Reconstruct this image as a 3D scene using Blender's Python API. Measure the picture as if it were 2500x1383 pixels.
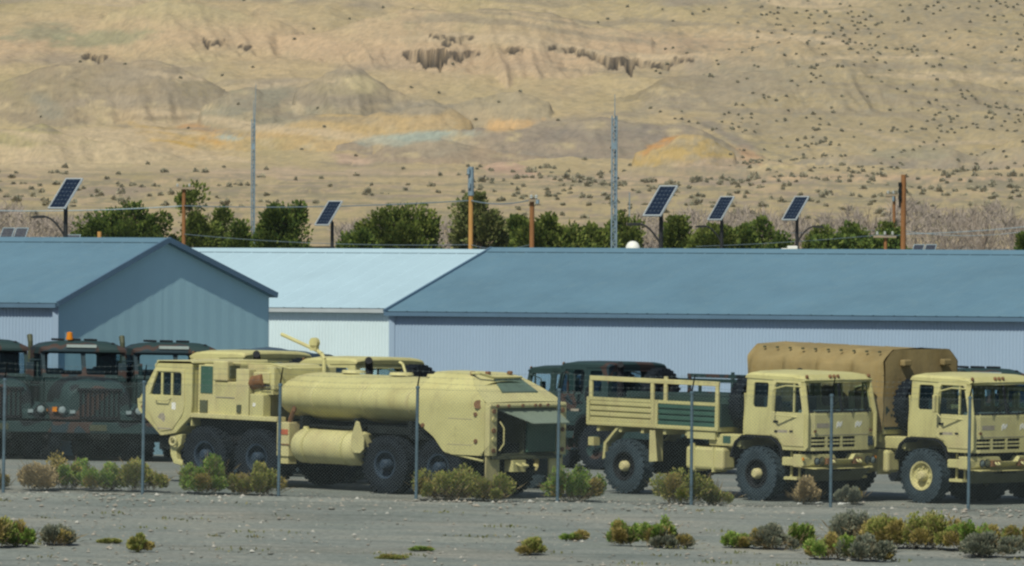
import bpy, math, random
import numpy as np
from mathutils import Vector, Matrix
from mathutils.geometry import tessellate_polygon

# ------------------------------------------------------------------ camera, sky, sun, exposure
for o in list(bpy.data.objects): bpy.data.objects.remove(o)
S = bpy.context.scene
COL = S.collection
FPX = 28250.0            # focal length in photograph pixels (2500 wide)
HC = 5.35                # camera height above the lot at the fence
ROLL = .005
PITCH = 91.5 / FPX
cam_d = bpy.data.cameras.new('camera'); cam = bpy.data.objects.new('camera', cam_d); COL.objects.link(cam)
cam_d.sensor_width = 36; cam_d.lens = FPX / 2500 * 36
cam_d.clip_start = 1; cam_d.clip_end = 20000
F_ = Vector((0, math.cos(PITCH), -math.sin(PITCH)))
R0 = Vector((1, 0, 0)); U0 = R0.cross(F_)
R_ = (R0 * math.cos(ROLL) + U0 * math.sin(ROLL)).normalized(); U_ = R_.cross(F_)
CP = Vector((0, 0, HC))
M = Matrix((R_, U_, -F_)).transposed().to_4x4(); M.translation = CP
cam.matrix_world = M
S.camera = cam

SUN_EL, SUN_AZ = math.radians(49), math.radians(201)     # azimuth clockwise from +Y (view direction)
W = bpy.data.worlds.new('World'); S.world = W; W.use_nodes = True
nt = W.node_tree
for n in list(nt.nodes): nt.nodes.remove(n)
sky = nt.nodes.new('ShaderNodeTexSky'); sky.sky_type = 'NISHITA'; sky.sun_disc = False
sky.sun_elevation = SUN_EL; sky.sun_rotation = SUN_AZ
sky.air_density = 1.0; sky.dust_density = 1.2; sky.ozone_density = 1.5
bg = nt.nodes.new('ShaderNodeBackground'); bg.inputs[1].default_value = .068
wo = nt.nodes.new('ShaderNodeOutputWorld')
nt.links.new(sky.outputs[0], bg.inputs[0]); nt.links.new(bg.outputs[0], wo.inputs[0])
sd = bpy.data.lights.new('sun', 'SUN'); sd.energy = 3.9; sd.angle = math.radians(.6); sd.color = (1, .965, .80)
sun = bpy.data.objects.new('sun', sd); COL.objects.link(sun)
sdir = Vector((math.sin(SUN_AZ) * math.cos(SUN_EL), math.cos(SUN_AZ) * math.cos(SUN_EL), math.sin(SUN_EL)))
sun.rotation_euler = sdir.to_track_quat('Z', 'Y').to_euler(); sun.location = (-60, 150, 120)
S.view_settings.view_transform = 'Standard'; S.view_settings.look = 'None'
S.view_settings.gamma = 1; S.view_settings.exposure = 0.0
S.render.engine = 'CYCLES'
S.cycles.max_bounces = 6
try: S.cycles.filter_width = 2.4
except Exception: pass

# ------------------------------------------------------------------ helpers
def at(px, py, d):
    """point at depth d (world Y) seen at photograph pixel px, py"""
    v = F_ + R_ * ((px - 1250) / FPX) + U_ * ((691.5 - py) / FPX)
    return CP + v * (d / v.y)
def proj(p):
    q = Vector(p) - CP; z = q.dot(F_)
    return 1250 + FPX * q.dot(R_) / z, 691.5 - FPX * q.dot(U_) / z
GK = ([-50, 0, 25, 60, 150, 215, 249, 253.5, 262, 275, 330, 450, 600], [4.2, 3.7, 3.3, -1.4, -2.2, -1.0, -.03, .03, .08, .07, .2, .9, 3.6])
_gy = np.arange(-60, 620, .5); _gz = np.interp(_gy, *GK)
_k = np.ones(9) / 9; _gz = np.convolve(np.pad(_gz, 4, 'edge'), _k, 'valid')
FENCE_Y = 245.7
HAZE = .45e-4
def gz(x, y):
    z = np.interp(y, _gy, _gz)
    fade = np.clip((340 - np.asarray(y)) / 60, 0, 1)
    z = z - .014 * np.clip(x, -60, 60) * fade
    e = np.asarray(y) - (FENCE_Y - .9 + .25 * np.sin(np.asarray(x) * .7))
    return z + .07 * np.exp(-(e / .45) ** 2)
def gpt(x, y): return Vector((x, y, float(gz(x, y))))
def ground_px(px, py):
    """ground point seen at a photograph pixel"""
    lo, hi = 200., 340.
    for _ in range(50):
        m = (lo + hi) / 2; x = at(px, py, m).x
        q = proj(gpt(x, m))[1]
        if q > py: lo = m
        else: hi = m
    return gpt(at(px, py, lo).x, lo)

def tag(o, label=None, cat=None, group=None, kind=None):
    if label: o['label'] = label
    if cat: o['category'] = cat
    if group: o['group'] = group
    if kind: o['kind'] = kind
    return o
def empty(name, loc=(0, 0, 0), rz=0):
    o = bpy.data.objects.new(name, None); COL.objects.link(o)
    o.location = loc; o.rotation_euler = (0, 0, rz); o.empty_display_size = .3
    return o
def link(name, me, parent=None):
    o = bpy.data.objects.new(name, me); COL.objects.link(o)
    if parent: o.parent = parent
    return o
def kids(o): return [c for c in bpy.data.objects if c.parent == o]
def copy_tree(o, parent=None, swap=None, skip=()):
    c = o.copy(); COL.objects.link(c); c.parent = parent
    if swap and o.type == 'MESH' and len(c.material_slots) and c.material_slots[0].material in swap:
        m = swap[c.material_slots[0].material]
        c.material_slots[0].link = 'OBJECT'; c.material_slots[0].material = m
    for ch in KID.get(o.name, []):
        if ch.name.split('.')[0] in skip: continue
        copy_tree(ch, c, swap, skip)
    return c
KID = {}
def index_kids():
    KID.clear()
    for o in bpy.data.objects:
        if o.parent: KID.setdefault(o.parent.name, []).append(o)

class MB:
    def __init__(s): s.v = []; s.f = []
    def add(s, vs, fs):
        n = len(s.v); s.v += [tuple(p) for p in vs]; s.f += [tuple(i + n for i in f) for f in fs]; return s
    def box(s, c, d, rot=None):
        vs = [Vector((x * d[0] / 2, y * d[1] / 2, z * d[2] / 2)) for x in (-1, 1) for y in (-1, 1) for z in (-1, 1)]
        if rot: vs = [rot @ p for p in vs]
        vs = [p + Vector(c) for p in vs]
        return s.add(vs, [(0, 1, 3, 2), (4, 6, 7, 5), (0, 4, 5, 1), (2, 3, 7, 6), (0, 2, 6, 4), (1, 5, 7, 3)])
    def bx(s, x0, x1, y0, y1, z0, z1): return s.box(((x0 + x1) / 2, (y0 + y1) / 2, (z0 + z1) / 2), (abs(x1 - x0), abs(y1 - y0), abs(z1 - z0)))
    def prism(s, pts, f, t0, t1):
        """2D outline extruded: f(u, v, t) -> 3D"""
        return s.plate(pts, [], f, t0, t1)
    def plate(s, outer, holes, f, t0, t1):
        loops = [list(outer)] + [list(h) for h in holes]
        tris = tessellate_polygon([[Vector((p[0], p[1], 0)) for p in l] for l in loops])
        flat = [p for l in loops for p in l]; n = len(flat)
        vs = [f(p[0], p[1], t0) for p in flat] + [f(p[0], p[1], t1) for p in flat]
        fs = [tuple(t) for t in tris] + [tuple(i + n for i in reversed(t)) for t in tris]
        b = 0
        for l in loops:
            m = len(l)
            for i in range(m):
                j = (i + 1) % m; fs.append((b + i, b + j, b + j + n, b + i + n))
            b += m
        return s.add(vs, fs)
    def cyl(s, a, b, r0, r1=None, n=12, caps=True):
        r1 = r0 if r1 is None else r1; a = Vector(a); b = Vector(b); d = (b - a).normalized()
        u = d.orthogonal().normalized(); w = d.cross(u); vs = []
        for p, r in ((a, r0), (b, r1)):
            for i in range(n):
                t = 2 * math.pi * i / n; vs.append(p + (u * math.cos(t) + w * math.sin(t)) * r)
        fs = [(i, (i + 1) % n, (i + 1) % n + n, i + n) for i in range(n)]
        if caps: fs += [tuple(range(n))[::-1], tuple(range(n, 2 * n))]
        return s.add(vs, fs)
    def tube(s, pts, r, n=6):
        for a, b in zip(pts, pts[1:]): s.cyl(a, b, r, r, n)
        return s
    def lathe(s, prof, c, axis, n=28, closed=False):
        """prof: (t along axis, radius)"""
        d = Vector(axis).normalized(); u = d.orthogonal().normalized(); w = d.cross(u); c = Vector(c); vs = []; m = len(prof)
        for i in range(n):
            a = 2 * math.pi * i / n; e = u * math.cos(a) + w * math.sin(a)
            vs += [c + d * t + e * r for t, r in prof]
        fs = []
        for i in range(n):
            j = (i + 1) % n
            for k in range(m if closed else m - 1):
                l = (k + 1) % m
                fs.append((i * m + k, j * m + k, j * m + l, i * m + l))
        return s.add(vs, fs)
    def mesh(s, name, mat, smooth=None, bevel=None):
        me = bpy.data.meshes.new(name); me.from_pydata(s.v, [], s.f)
        import bmesh
        b = bmesh.new(); b.from_mesh(me)
        bmesh.ops.remove_doubles(b, verts=b.verts, dist=1e-5)
        bmesh.ops.recalc_face_normals(b, faces=b.faces); b.to_mesh(me); b.free()
        if mat: me.materials.append(mat)
        if smooth:
            me.polygons.foreach_set('use_smooth', [True] * len(me.polygons)); me.set_sharp_from_angle(angle=math.radians(smooth))
        me.update(); return me
    def build(s, name, mat, parent=None, smooth=None, bevel=None, label=None):
        o = link(name, s.mesh(name, mat, smooth), parent)
        if bevel:
            m = o.modifiers.new('bevel', 'BEVEL'); m.width = bevel; m.segments = 2; m.limit_method = 'ANGLE'; m.angle_limit = math.radians(35)
        if label: o['label'] = label
        return o

# ------------------------------------------------------------------ materials
def newmat(name):
    m = bpy.data.materials.new(name); m.use_nodes = True
    n = m.node_tree; b = n.nodes['Principled BSDF']; return m, n, b
def ramp(n, stops, interp='LINEAR'):
    r = n.nodes.new('ShaderNodeValToRGB'); r.color_ramp.interpolation = interp
    e = r.color_ramp.elements
    while len(e) > 1: e.remove(e[-1])
    e[0].position = stops[0][0]; e[0].color = (*stops[0][1], 1)
    for p, c in stops[1:]:
        k = e.new(p); k.color = (*c, 1)
    return r
def noise(n, scale, detail=4, rough=.55, coord='Object', stretch=None):
    tc = n.nodes.new('ShaderNodeTexCoord'); nz = n.nodes.new('ShaderNodeTexNoise')
    nz.inputs['Scale'].default_value = scale; nz.inputs['Detail'].default_value = detail; nz.inputs['Roughness'].default_value = rough
    if stretch:
        mp = n.nodes.new('ShaderNodeMapping'); mp.inputs['Scale'].default_value = stretch
        n.links.new(tc.outputs[coord], mp.inputs[0]); n.links.new(mp.outputs[0], nz.inputs['Vector'])
    else: n.links.new(tc.outputs[coord], nz.inputs['Vector'])
    return nz
def sc(c, k): return tuple(min(1, x * k) for x in c)
def paint(name, c, rough=.6, var=.12, scale=1.6, metal=0, dirt=None, bump=0, spec=.35, stretch=None, grime=None):
    m, n, b = newmat(name)
    nz = noise(n, scale, 6, .65, stretch=stretch)
    d = dirt or sc(c, 1 - var * 1.6)
    r = ramp(n, [(.28, d), (.48, sc(c, 1 - var * .3)), (.72, sc(c, 1 + var))])
    n.links.new(nz.outputs[0], r.inputs[0]); n.links.new(r.outputs[0], b.inputs['Base Color'])
    if grime:
        src = r.outputs[0]
        for gs, st, lo, hi, gc in ((2.6, (1, 1, .22), .52, .70, grime[0]), (.75, (1, 1, 1), .54, .72, grime[1]), (7, (1, 1, .5), .62, .70, grime[0])):
            g = noise(n, gs, 6, .7, stretch=st); m1 = n.nodes.new('ShaderNodeMapRange'); m1.inputs[1].default_value = lo; m1.inputs[2].default_value = hi; m1.inputs[4].default_value = grime[2]
            mx = n.nodes.new('ShaderNodeMix'); mx.data_type = 'RGBA'; mx.inputs[7].default_value = (*gc, 1)
            n.links.new(g.outputs[0], m1.inputs[0]); n.links.new(m1.outputs[0], mx.inputs[0]); n.links.new(src, mx.inputs[6]); src = mx.outputs[2]
        n.links.new(src, b.inputs['Base Color'])
    nz2 = noise(n, scale * 7, 3); mr = n.nodes.new('ShaderNodeMapRange')
    mr.inputs[3].default_value = max(.05, rough - .12); mr.inputs[4].default_value = min(1, rough + .15)
    n.links.new(nz2.outputs[0], mr.inputs[0]); n.links.new(mr.outputs[0], b.inputs['Roughness'])
    b.inputs['Metallic'].default_value = metal; b.inputs['Specular IOR Level'].default_value = spec
    if bump:
        nb = noise(n, scale * 9, 5); bp = n.nodes.new('ShaderNodeBump'); bp.inputs['Strength'].default_value = bump; bp.inputs['Distance'].default_value = .02
        n.links.new(nb.outputs[0], bp.inputs['Height']); n.links.new(bp.outputs[0], b.inputs['Normal'])
    return m
def leafmat(name, cols, rough=.7):
    m, n, b = newmat(name)
    g = n.nodes.new('ShaderNodeNewGeometry')
    st = [(i / max(1, len(cols) - 1), c) for i, c in enumerate(cols)]
    r = ramp(n, st); n.links.new(g.outputs['Random Per Island'], r.inputs[0])
    n.links.new(r.outputs[0], b.inputs['Base Color']); b.inputs['Roughness'].default_value = rough
    b.inputs['Specular IOR Level'].default_value = .15
    return m
TAN = (.505, .48, .225)
M_TAN = paint('sand_paint', TAN, .55, .10, 1.1, dirt=(.44, .40, .18), grime=((.31, .27, .14), (.47, .385, .225), .62))
M_TAN2 = paint('faded_sand_paint', (.525, .495, .245), .55, .10, 1.3, dirt=(.45, .40, .2), grime=((.34, .295, .16), (.48, .39, .25), .6))
M_CANVAS = paint('tan_canvas', (.255, .20, .098), .9, .14, 1.4, grime=((.22, .155, .06), (.35, .26, .12), .6), bump=.35, spec=.1)
M_OLIVE = paint('olive_paint', (.075, .085, .05), .6, .2, 2)
M_GREEN = paint('green_panel_paint', (.045, .11, .085), .55, .15, 2)
M_RUBBER = paint('tyre_rubber', (.009, .014, .021), .85, .3, 3, spec=.2)
M_RUBDUST = paint('dusty_tyre_rubber', (.032, .05, .065), .9, .3, 3, spec=.2)
M_BLACK = paint('black_metal', (.012, .014, .018), .7, .3, 3, spec=.2)
M_CHASSIS = paint('dark_chassis', (.012, .016, .017), .8, .4, 3, spec=.15)
M_BLUERIM = paint('dark_rim', (.022, .04, .066), .6, .2, 3)
M_GALV = paint('galvanised_steel', (.22, .30, .36), .55, .15, 5, metal=.3)
M_POST = paint('fence_post_steel', (.095, .155, .20), .6, .2, 5, metal=.15)
M_WIRE = paint('fence_wire', (.17, .21, .215), .6, .15, 5, metal=.2)
M_WOOD = paint('pole_wood', (.25, .115, .042), .8, .25, 2.2, stretch=(6, 6, .6), bump=.2)
M_WOOD2 = paint('pale_pole_wood', (.46, .25, .08), .8, .2, 2.2, stretch=(6, 6, .6), bump=.2)
M_ROOF = paint('blue_roof_sheet', (.11, .205, .28), .6, .09, .35, stretch=(1, 1, 3), grime=((.13, .22, .28), (.09, .175, .25), .6))
M_TRIM = paint('blue_trim', (.09, .16, .24), .55, .08, 1)
M_WALL = paint('pale_wall_sheet', (.29, .39, .52), .6, .05, .3, stretch=(1, 1, .3))
M_WALL2 = paint('grey_wall_sheet', (.35, .56, .65), .6, .05, .3)
M_WROOF = paint('white_roof_sheet', (.39, .54, .63), .55, .05, .4)
M_WWALL = paint('white_wall_sheet', (.58, .70, .75), .6, .04, .4)
M_WHITE = paint('white_paint', (.75, .76, .72), .5, .06, 2)
M_SOLAR = paint('solar_cell', (.008, .016, .035), .25, .2, 4, spec=.5)
M_SBACK = paint('solar_backsheet', (.10, .13, .17), .4, .1, 4)
M_ALU = paint('aluminium_frame', (.55, .60, .62), .45, .06, 3, metal=.4)
M_POLEBLK = paint('lamp_post_paint', (.02, .022, .024), .5, .2, 3)
M_RED = paint('red_lens', (.42, .05, .02), .3, .15, 6)
M_AMBER = paint('amber_lens', (.65, .22, .01), .3, .15, 6)
M_DECAL = paint('grey_stencil', (.33, .30, .24), .7, .25, 14)
M_RUST = paint('rusty_steel', (.19, .10, .05), .8, .3, 5)
M_INT = paint('cab_interior', (.13, .17, .17), .8, .2, 4)
def glass(name, c=(.35, .55, .6), tr=.55, rough=.06):
    m, n, b = newmat(name)
    tb = n.nodes.new('ShaderNodeBsdfTransparent'); tb.inputs[0].default_value = (*c, 1)
    mx = n.nodes.new('ShaderNodeMixShader'); mx.inputs[0].default_value = tr
    b.inputs['Base Color'].default_value = (.012, .025, .035, 1); b.inputs['Roughness'].default_value = rough
    out = n.nodes['Material Output']
    n.links.new(b.outputs[0], mx.inputs[1]); n.links.new(tb.outputs[0], mx.inputs[2]); n.links.new(mx.outputs[0], out.inputs[0])
    return m
M_GLASS = glass('tinted_glass', (.90, .96, .97), .92); M_GLASSD = glass('dark_glass', (.72, .82, .86), .74)
M_LENS = glass('lamp_glass', (.8, .85, .9), .25, .05)
def camo():
    m, n, b = newmat('camouflage_paint')
    nz = noise(n, .8, 2.5, .5); r = ramp(n, [(0, (.009, .014, .018)), (.40, (.020, .044, .046)), (.54, (.056, .037, .032)), (.60, (.020, .040, .052)), (.68, (.010, .018, .027))], 'CONSTANT')
    n.links.new(nz.outputs[0], r.inputs[0]); n.links.new(r.outputs[0], b.inputs['Base Color']); b.inputs['Roughness'].default_value = .6
    b.inputs['Specular IOR Level'].default_value = .3
    return m
M_CAMO = camo()
M_GREENTRUCK = paint('dark_green_paint', (.022, .048, .046), .55, .25, 1)

# ------------------------------------------------------------------ numpy noise
def _hash(i, j, s):
    h = (i.astype(np.int64) * 374761393 + j.astype(np.int64) * 668265263 + s * 1442695041) & 0x7fffffff
    h = ((h ^ (h >> 13)) * 1274126177) & 0x7fffffff
    return ((h ^ (h >> 16)) & 0xffff) / 65535.
def vnoise(x, y, s=0):
    i = np.floor(x); j = np.floor(y); u = x - i; v = y - j
    u = u * u * u * (u * (6 * u - 15) + 10); v = v * v * v * (v * (6 * v - 15) + 10)
    a = _hash(i, j, s); b = _hash(i + 1, j, s); c = _hash(i, j + 1, s); d = _hash(i + 1, j + 1, s)
    return (a * (1 - u) + b * u) * (1 - v) + (c * (1 - u) + d * u) * v
def fbm(x, y, o=5, s=0, g=.5, ridge=False):
    t = 0; a = 1; n = 0
    for k in range(o):
        q = vnoise(x * 2 ** k + 17.3 * k, y * 2 ** k - 9.1 * k, s + k)
        if ridge: q = 1 - np.abs(2 * q - 1)
        t = t + a * q; n += a; a *= g
    return t / n
# ------------------------------------------------------------------ ground
def grid_mesh(name, P, mat, cols=None, smooth=True):
    h, w = P.shape[:2]
    me = bpy.data.meshes.new(name)
    idx = np.arange(h * w).reshape(h, w)
    q = np.stack([idx[:-1, :-1], idx[:-1, 1:], idx[1:, 1:], idx[1:, :-1]], -1).reshape(-1, 4)
    me.vertices.add(h * w); me.vertices.foreach_set('co', P.reshape(-1).astype(np.float32))
    me.loops.add(q.size); me.loops.foreach_set('vertex_index', q.reshape(-1).astype(np.int32))
    me.polygons.add(len(q)); me.polygons.foreach_set('loop_start', np.arange(0, q.size, 4, dtype=np.int32))
    me.update(calc_edges=True); me.validate()
    me.polygons.foreach_set('use_smooth', [smooth] * len(q))
    if cols is not None:
        a = me.color_attributes.new('mineral_and_shade', 'FLOAT_COLOR', 'POINT')
        c4 = np.concatenate([cols.reshape(-1, 3), np.ones((h * w, 1))], 1).astype(np.float32); a.data.foreach_set('color', c4.reshape(-1))
    me.materials.append(mat); return link(name, me)
def gravel_mat():
    m, n, b = newmat('desert_gravel')
    big = noise(n, .22, 6, .6); r1 = ramp(n, [(.3, (.185, .215, .205)), (.5, (.23, .252, .238)), (.7, (.285, .285, .255))]); n.links.new(big.outputs[0], r1.inputs[0])
    fine = noise(n, 9, 6, .75); r2 = ramp(n, [(.3, (.50, .50, .51)), (.5, (.94, .94, .94)), (.72, (1.36, 1.32, 1.28))]); n.links.new(fine.outputs[0], r2.inputs[0])
    mx = n.nodes.new('ShaderNodeMix'); mx.data_type = 'RGBA'; mx.blend_type = 'MULTIPLY'; mx.inputs[0].default_value = 1
    n.links.new(r1.outputs[0], mx.inputs[6]); n.links.new(r2.outputs[0], mx.inputs[7])
    bd = noise(n, .5, 6, .7, stretch=(.22, 1.6, 1)); r3 = ramp(n, [(.36, (.70, .72, .70)), (.5, (1, 1, 1)), (.66, (1.18, 1.14, 1.06))]); n.links.new(bd.outputs[0], r3.inputs[0])
    m3 = n.nodes.new('ShaderNodeMix'); m3.data_type = 'RGBA'; m3.blend_type = 'MULTIPLY'; m3.inputs[0].default_value = .8
    n.links.new(mx.outputs[2], m3.inputs[6]); n.links.new(r3.outputs[0], m3.inputs[7]); mx = m3
    n.links.new(mx.outputs[2], b.inputs['Base Color']); b.inputs['Roughness'].default_value = .95; b.inputs['Specular IOR Level'].default_value = .1
    nb = noise(n, 14, 5, .7); bp = n.nodes.new('ShaderNodeBump'); bp.inputs['Strength'].default_value = .6; bp.inputs['Distance'].default_value = .05
    n.links.new(nb.outputs[0], bp.inputs['Height']); n.links.new(bp.outputs[0], b.inputs['Normal'])
    return m
M_GRAVEL = gravel_mat()
ys = np.concatenate([np.arange(-40, 205, 6), np.arange(205, 262, .22), np.arange(262, 330, 2), np.arange(330, 680, 10)])
xs = np.concatenate([np.linspace(-900, -60, 14)[:-1], np.linspace(-60, -18, 20)[:-1], np.linspace(-18, 18, 150), np.linspace(18, 60, 20)[1:], np.linspace(60, 900, 14)[1:]])
X, Y = np.meshgrid(xs, ys)
Z = gz(X, Y) + (fbm(X * .6, Y * .6, 4, 3) - .5) * .10 * np.clip((FENCE_Y + .8 - Y) / 2, .12, 1) * (np.abs(X) < 25) - np.clip((Y - 640) * .05, 0, 3)
ground = grid_mesh('ground', np.stack([X, Y, Z], -1), M_GRAVEL); tag(ground, kind='structure')

# ------------------------------------------------------------------ hills
def nominal_z(d):
    py = np.interp(d, [560, 700, 1300, 2150, 2260, 2420, 2600, 2800, 3100], [612, 590, 510, 425, 385, 210, -30, -160, -330])
    return HC + (600 - py) * d / FPX
def blob(px, py, cx, cy, rx, ry, a=0):
    u = px - cx; v = py - cy; c, s = math.cos(a), math.sin(a)
    return np.exp(-(((u * c + v * s) / rx) ** 2 + ((-u * s + v * c) / ry) ** 2))
RIDGES = [ # crest line (px, py) pairs, depth of the crest, front slope, earth colour
    ([(-300, 140), (0, 135), (130, 108), (300, 48), (400, 20), (520, 30), (680, 70), (800, 110)], 2515, .28, (.46, .39, .23)),
    ([(380, 210), (470, 150), (550, 132), (750, 82), (860, 52), (1250, 20), (1500, 60), (1650, 120)], 2500, .26, (.49, .385, .245)),
    ([(-300, 260), (0, 218), (150, 180), (330, 166), (430, 192), (560, 235), (680, 290), (760, 330)], 2372, .34, (.30, .25, .17)),
    ([(430, 320), (500, 270), (560, 226), (620, 205), (700, 238), (800, 290), (860, 330)], 2335, .38, (.33, .30, .20)),
    ([(660, 260), (720, 208), (800, 182), (880, 186), (960, 214), (1100, 240), (1260, 236), (1400, 280)], 2355, .34, (.345, .295, .20)),
    ([(380, 360), (560, 328), (700, 312), (900, 304), (1010, 272), (1110, 284), (1210, 330)], 2292, .32, (.46, .345, .175)),
    ([(760, 400), (870, 366), (1000, 350), (1180, 326), (1330, 291), (1450, 283), (1560, 290), (1680, 310), (1770, 348), (1850, 390), (1930, 420)], 2262, .34, (.245, .215, .18)),
    ([(1490, 410), (1530, 385), (1590, 358), (1645, 336), (1690, 331), (1740, 346), (1800, 385), (1850, 415)], 2195, .36, (.44, .325, .13)),
    ([(-300, 340), (0, 330), (100, 300), (220, 338), (330, 368), (520, 392), (640, 420)], 2248, .32, (.37, .325, .18)),
    ([(1250, 300), (1400, 262), (1520, 236), (1610, 208), (1730, 188), (1850, 164), (2050, 148), (2160, 160), (2300, 188), (2500, 214), (2900, 240)], 2402, .30, (.30, .25, .155)),
    ([(1560, 190), (1720, 118), (1900, 100), (2000, 122), (2200, 140), (2500, 158), (2900, 170)], 2455, .28, (.51, .405, .26)),
    ([(1880, 420), (1960, 398), (2100, 376), (2230, 356), (2320, 351), (2390, 372), (2460, 346), (2560, 330), (2800, 320)], 2222, .32, (.29, .255, .20)),
    ([(800, 425), (860, 396), (960, 362), (1050, 355), (1180, 368), (1300, 392), (1420, 425)], 2215, .32, (.31, .25, .185)),
    ([(1650, 440), (1760, 405), (1880, 398), (1990, 412), (2080, 440)], 2165, .30, (.48, .385, .24)),
    ([(-300, 420), (60, 398), (260, 404), (480, 410), (620, 432)], 2175, .26, (.43, .37, .22)),
    ([(1120, 445), (1200, 405), (1260, 404), (1340, 430), (1400, 450)], 2160, .30, (.50, .36, .26))]
MOUNDS = [(1650, 2100, 15, 14, 1.6), (1000, 2100, 16, 12, 1.4), (870, 1650, 11, 60, 1.3), (1990, 1800, 16, 60, 1.2), (2300, 2000, 14, 50, 1.6), (300, 1900, 20, 60, 1.2)]
CLIFFS = [ # lip of each broken ledge: (px, py, height in px)
    [(1335, 115, 3), (1380, 118, 8), (1420, 119, 12), (1445, 129, 14), (1490, 139, 22), (1535, 147, 28), (1560, 145, 14), (1575, 148, 8), (1600, 160, 12), (1630, 150, 22), (1650, 140, 10), (1690, 143, 3)],
    [(980, 136, 4), (1000, 130, 22), (1035, 126, 32), (1085, 121, 42), (1092, 130, 14), (1130, 131, 16), (1172, 125, 4)],
    [(1042, 85, 3), (1075, 87, 8), (1100, 94, 8), (1125, 92, 10), (1155, 92, 3)], [(1072, 104, 4), (1085, 105, 12), (1100, 106, 4)],
    [(490, 90, 4), (505, 104, 12), (520, 112, 6), (530, 100, 8), (556, 110, 6)], [(578, 117, 4), (595, 116, 7), (612, 117, 4)],
    [(195, 142, 3), (210, 140, 12), (245, 140, 13), (262, 146, 3)], [(1225, 126, 4), (1250, 114, 12), (1275, 128, 6)]]
def hill_z(x, d, want_id=False):
    x = np.asarray(x, float); d = np.asarray(d, float)
    z = nominal_z(d) - np.clip((d - 2180) / 60, 0, 1) * 1.2
    st = np.clip((d - 2120) / 140, 0, 1)
    warp = fbm(x * .012, d * .008, 3, 11) * 40
    rough = st * ((fbm((x + warp) * .03, (d + warp) * .014, 5, 21, .5, True) - .55) * 5.2 + (fbm(x * .09, d * .035, 4, 31) - .5) * 2.8)
    z = z + (1 - st) * ((fbm(x * .05, d * .008, 4, 41) - .5) * 2.0 + (fbm(x * .12, d * .02, 3, 44, .5, True) - .5) * 1.1)
    px = 1250 + FPX * x / d; rid = np.full(np.broadcast(x, d).shape, -1); z = z + 0 * x
    gul = fbm(x * .16 + d * .02 + warp * .05, d * .012, 4, 33, .55, True)
    for k, (pts, cd, sl, col) in enumerate(RIDGES):
        P = np.array(pts, float); cdx = cd + (fbm(x * .03, x * 0 + k, 3, 70 + k) - .5) * 22
        cz = HC + (600 - np.interp(px, P[:, 0], P[:, 1])) * cd / FPX + (fbm(x * .10, x * 0 + k * 3., 4, 90 + k) - .5) * 1.3
        fade = np.clip((px - P[0, 0]) / 60, 0, 1) * np.clip((P[-1, 0] - px) / 60, 0, 1)
        t = cdx - d
        zz = cz - (1 - fade) * 12 - np.where(t > 0, t * sl * (1 + .0 * t) - np.clip(t, 0, 45) * (gul - .5) * .09, -t * .42)
        up = zz > z; rid = np.where(up, k, rid); z = np.where(up, zz, z)
    z = z + rough
    for px, cd, rx, ry, h in MOUNDS:
        cx = (px - 1250) / FPX * cd
        r2 = np.sqrt(((x - cx) / rx) ** 2 + ((d - cd) / ry) ** 2 + .05) + (fbm(x * .06 + cd, d * .03, 3, 55) - .5) * .35
        z = z + h * np.exp(-np.clip(r2, 0, None) ** 1.6 * 1.1)
    return (z, rid) if want_id else z
ds = np.concatenate([np.linspace(560, 2100, 150)[:-1], np.linspace(2100, 2640, 400)[:-1], np.linspace(2640, 3100, 24)])
ts = np.concatenate([np.linspace(-.16, -.055, 30)[:-1], np.linspace(-.055, .055, 620), np.linspace(.055, .16, 30)[1:]])
T, D = np.meshgrid(ts, ds); X = T * D
Z, RID = hill_z(X, D, True)
PX = 1250 + FPX * X / D; PY = 600 - (Z - HC) * FPX / D
ROCK_SHADE = np.zeros(Z.shape); run = np.minimum.accumulate(PY, axis=0)
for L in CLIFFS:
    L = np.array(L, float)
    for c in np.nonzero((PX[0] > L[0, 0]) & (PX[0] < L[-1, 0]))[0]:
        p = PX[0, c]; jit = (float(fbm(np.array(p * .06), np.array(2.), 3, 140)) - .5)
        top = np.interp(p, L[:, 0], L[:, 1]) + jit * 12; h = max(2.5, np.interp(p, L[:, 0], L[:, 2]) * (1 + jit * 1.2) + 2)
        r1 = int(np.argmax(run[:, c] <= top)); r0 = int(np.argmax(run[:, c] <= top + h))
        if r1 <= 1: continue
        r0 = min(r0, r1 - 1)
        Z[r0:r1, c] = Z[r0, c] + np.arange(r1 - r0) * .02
        ROCK_SHADE[r0:r1, c] = 1; ROCK_SHADE[r1, c] = .75
PY = 600 - (Z - HC) * FPX / D
def mix(c, m, k): return c + (np.array(m) - c) * np.clip(k, 0, 1)[..., None]
C = np.ones(X.shape + (3,)) * np.array((.46, .375, .22))
for k, r in enumerate(RIDGES): C[RID == k] = r[3]
n1 = fbm(PX * .006, PY * .014, 5, 5); n2 = fbm(PX * .02, PY * .05, 4, 7); n3 = fbm(PX * .0035 + PY * .004, PY * .02, 4, 9)
C = mix(C, (.48, .365, .225), (n1 - .5) * 1.6)
C = mix(C, (.35, .305, .165), (.44 - n1) * 2)
C = mix(C, (.33, .28, .205), (n3 - .56) * 6 * (PY < 440))
C = mix(C, (.46, .38, .235), (n2 - .60) * 5)
C = mix(C, (.52, .385, .25), np.exp(-((PY - 118 + 25 * np.sin(PX * .004)) / 42) ** 2) * .75)
n5 = fbm(PX * .012 + n2 * .6, PY * .04, 5, 15); n6 = fbm(PX * .035, PY * .11, 4, 19)
def B(*a): return np.clip((blob(PX, PY, *a) + (n5 - .5) * .9 + (n6 - .5) * .5 - .38) * 2.6, 0, 1) * np.clip(blob(PX, PY, *a) * 6, 0, 1)
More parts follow.
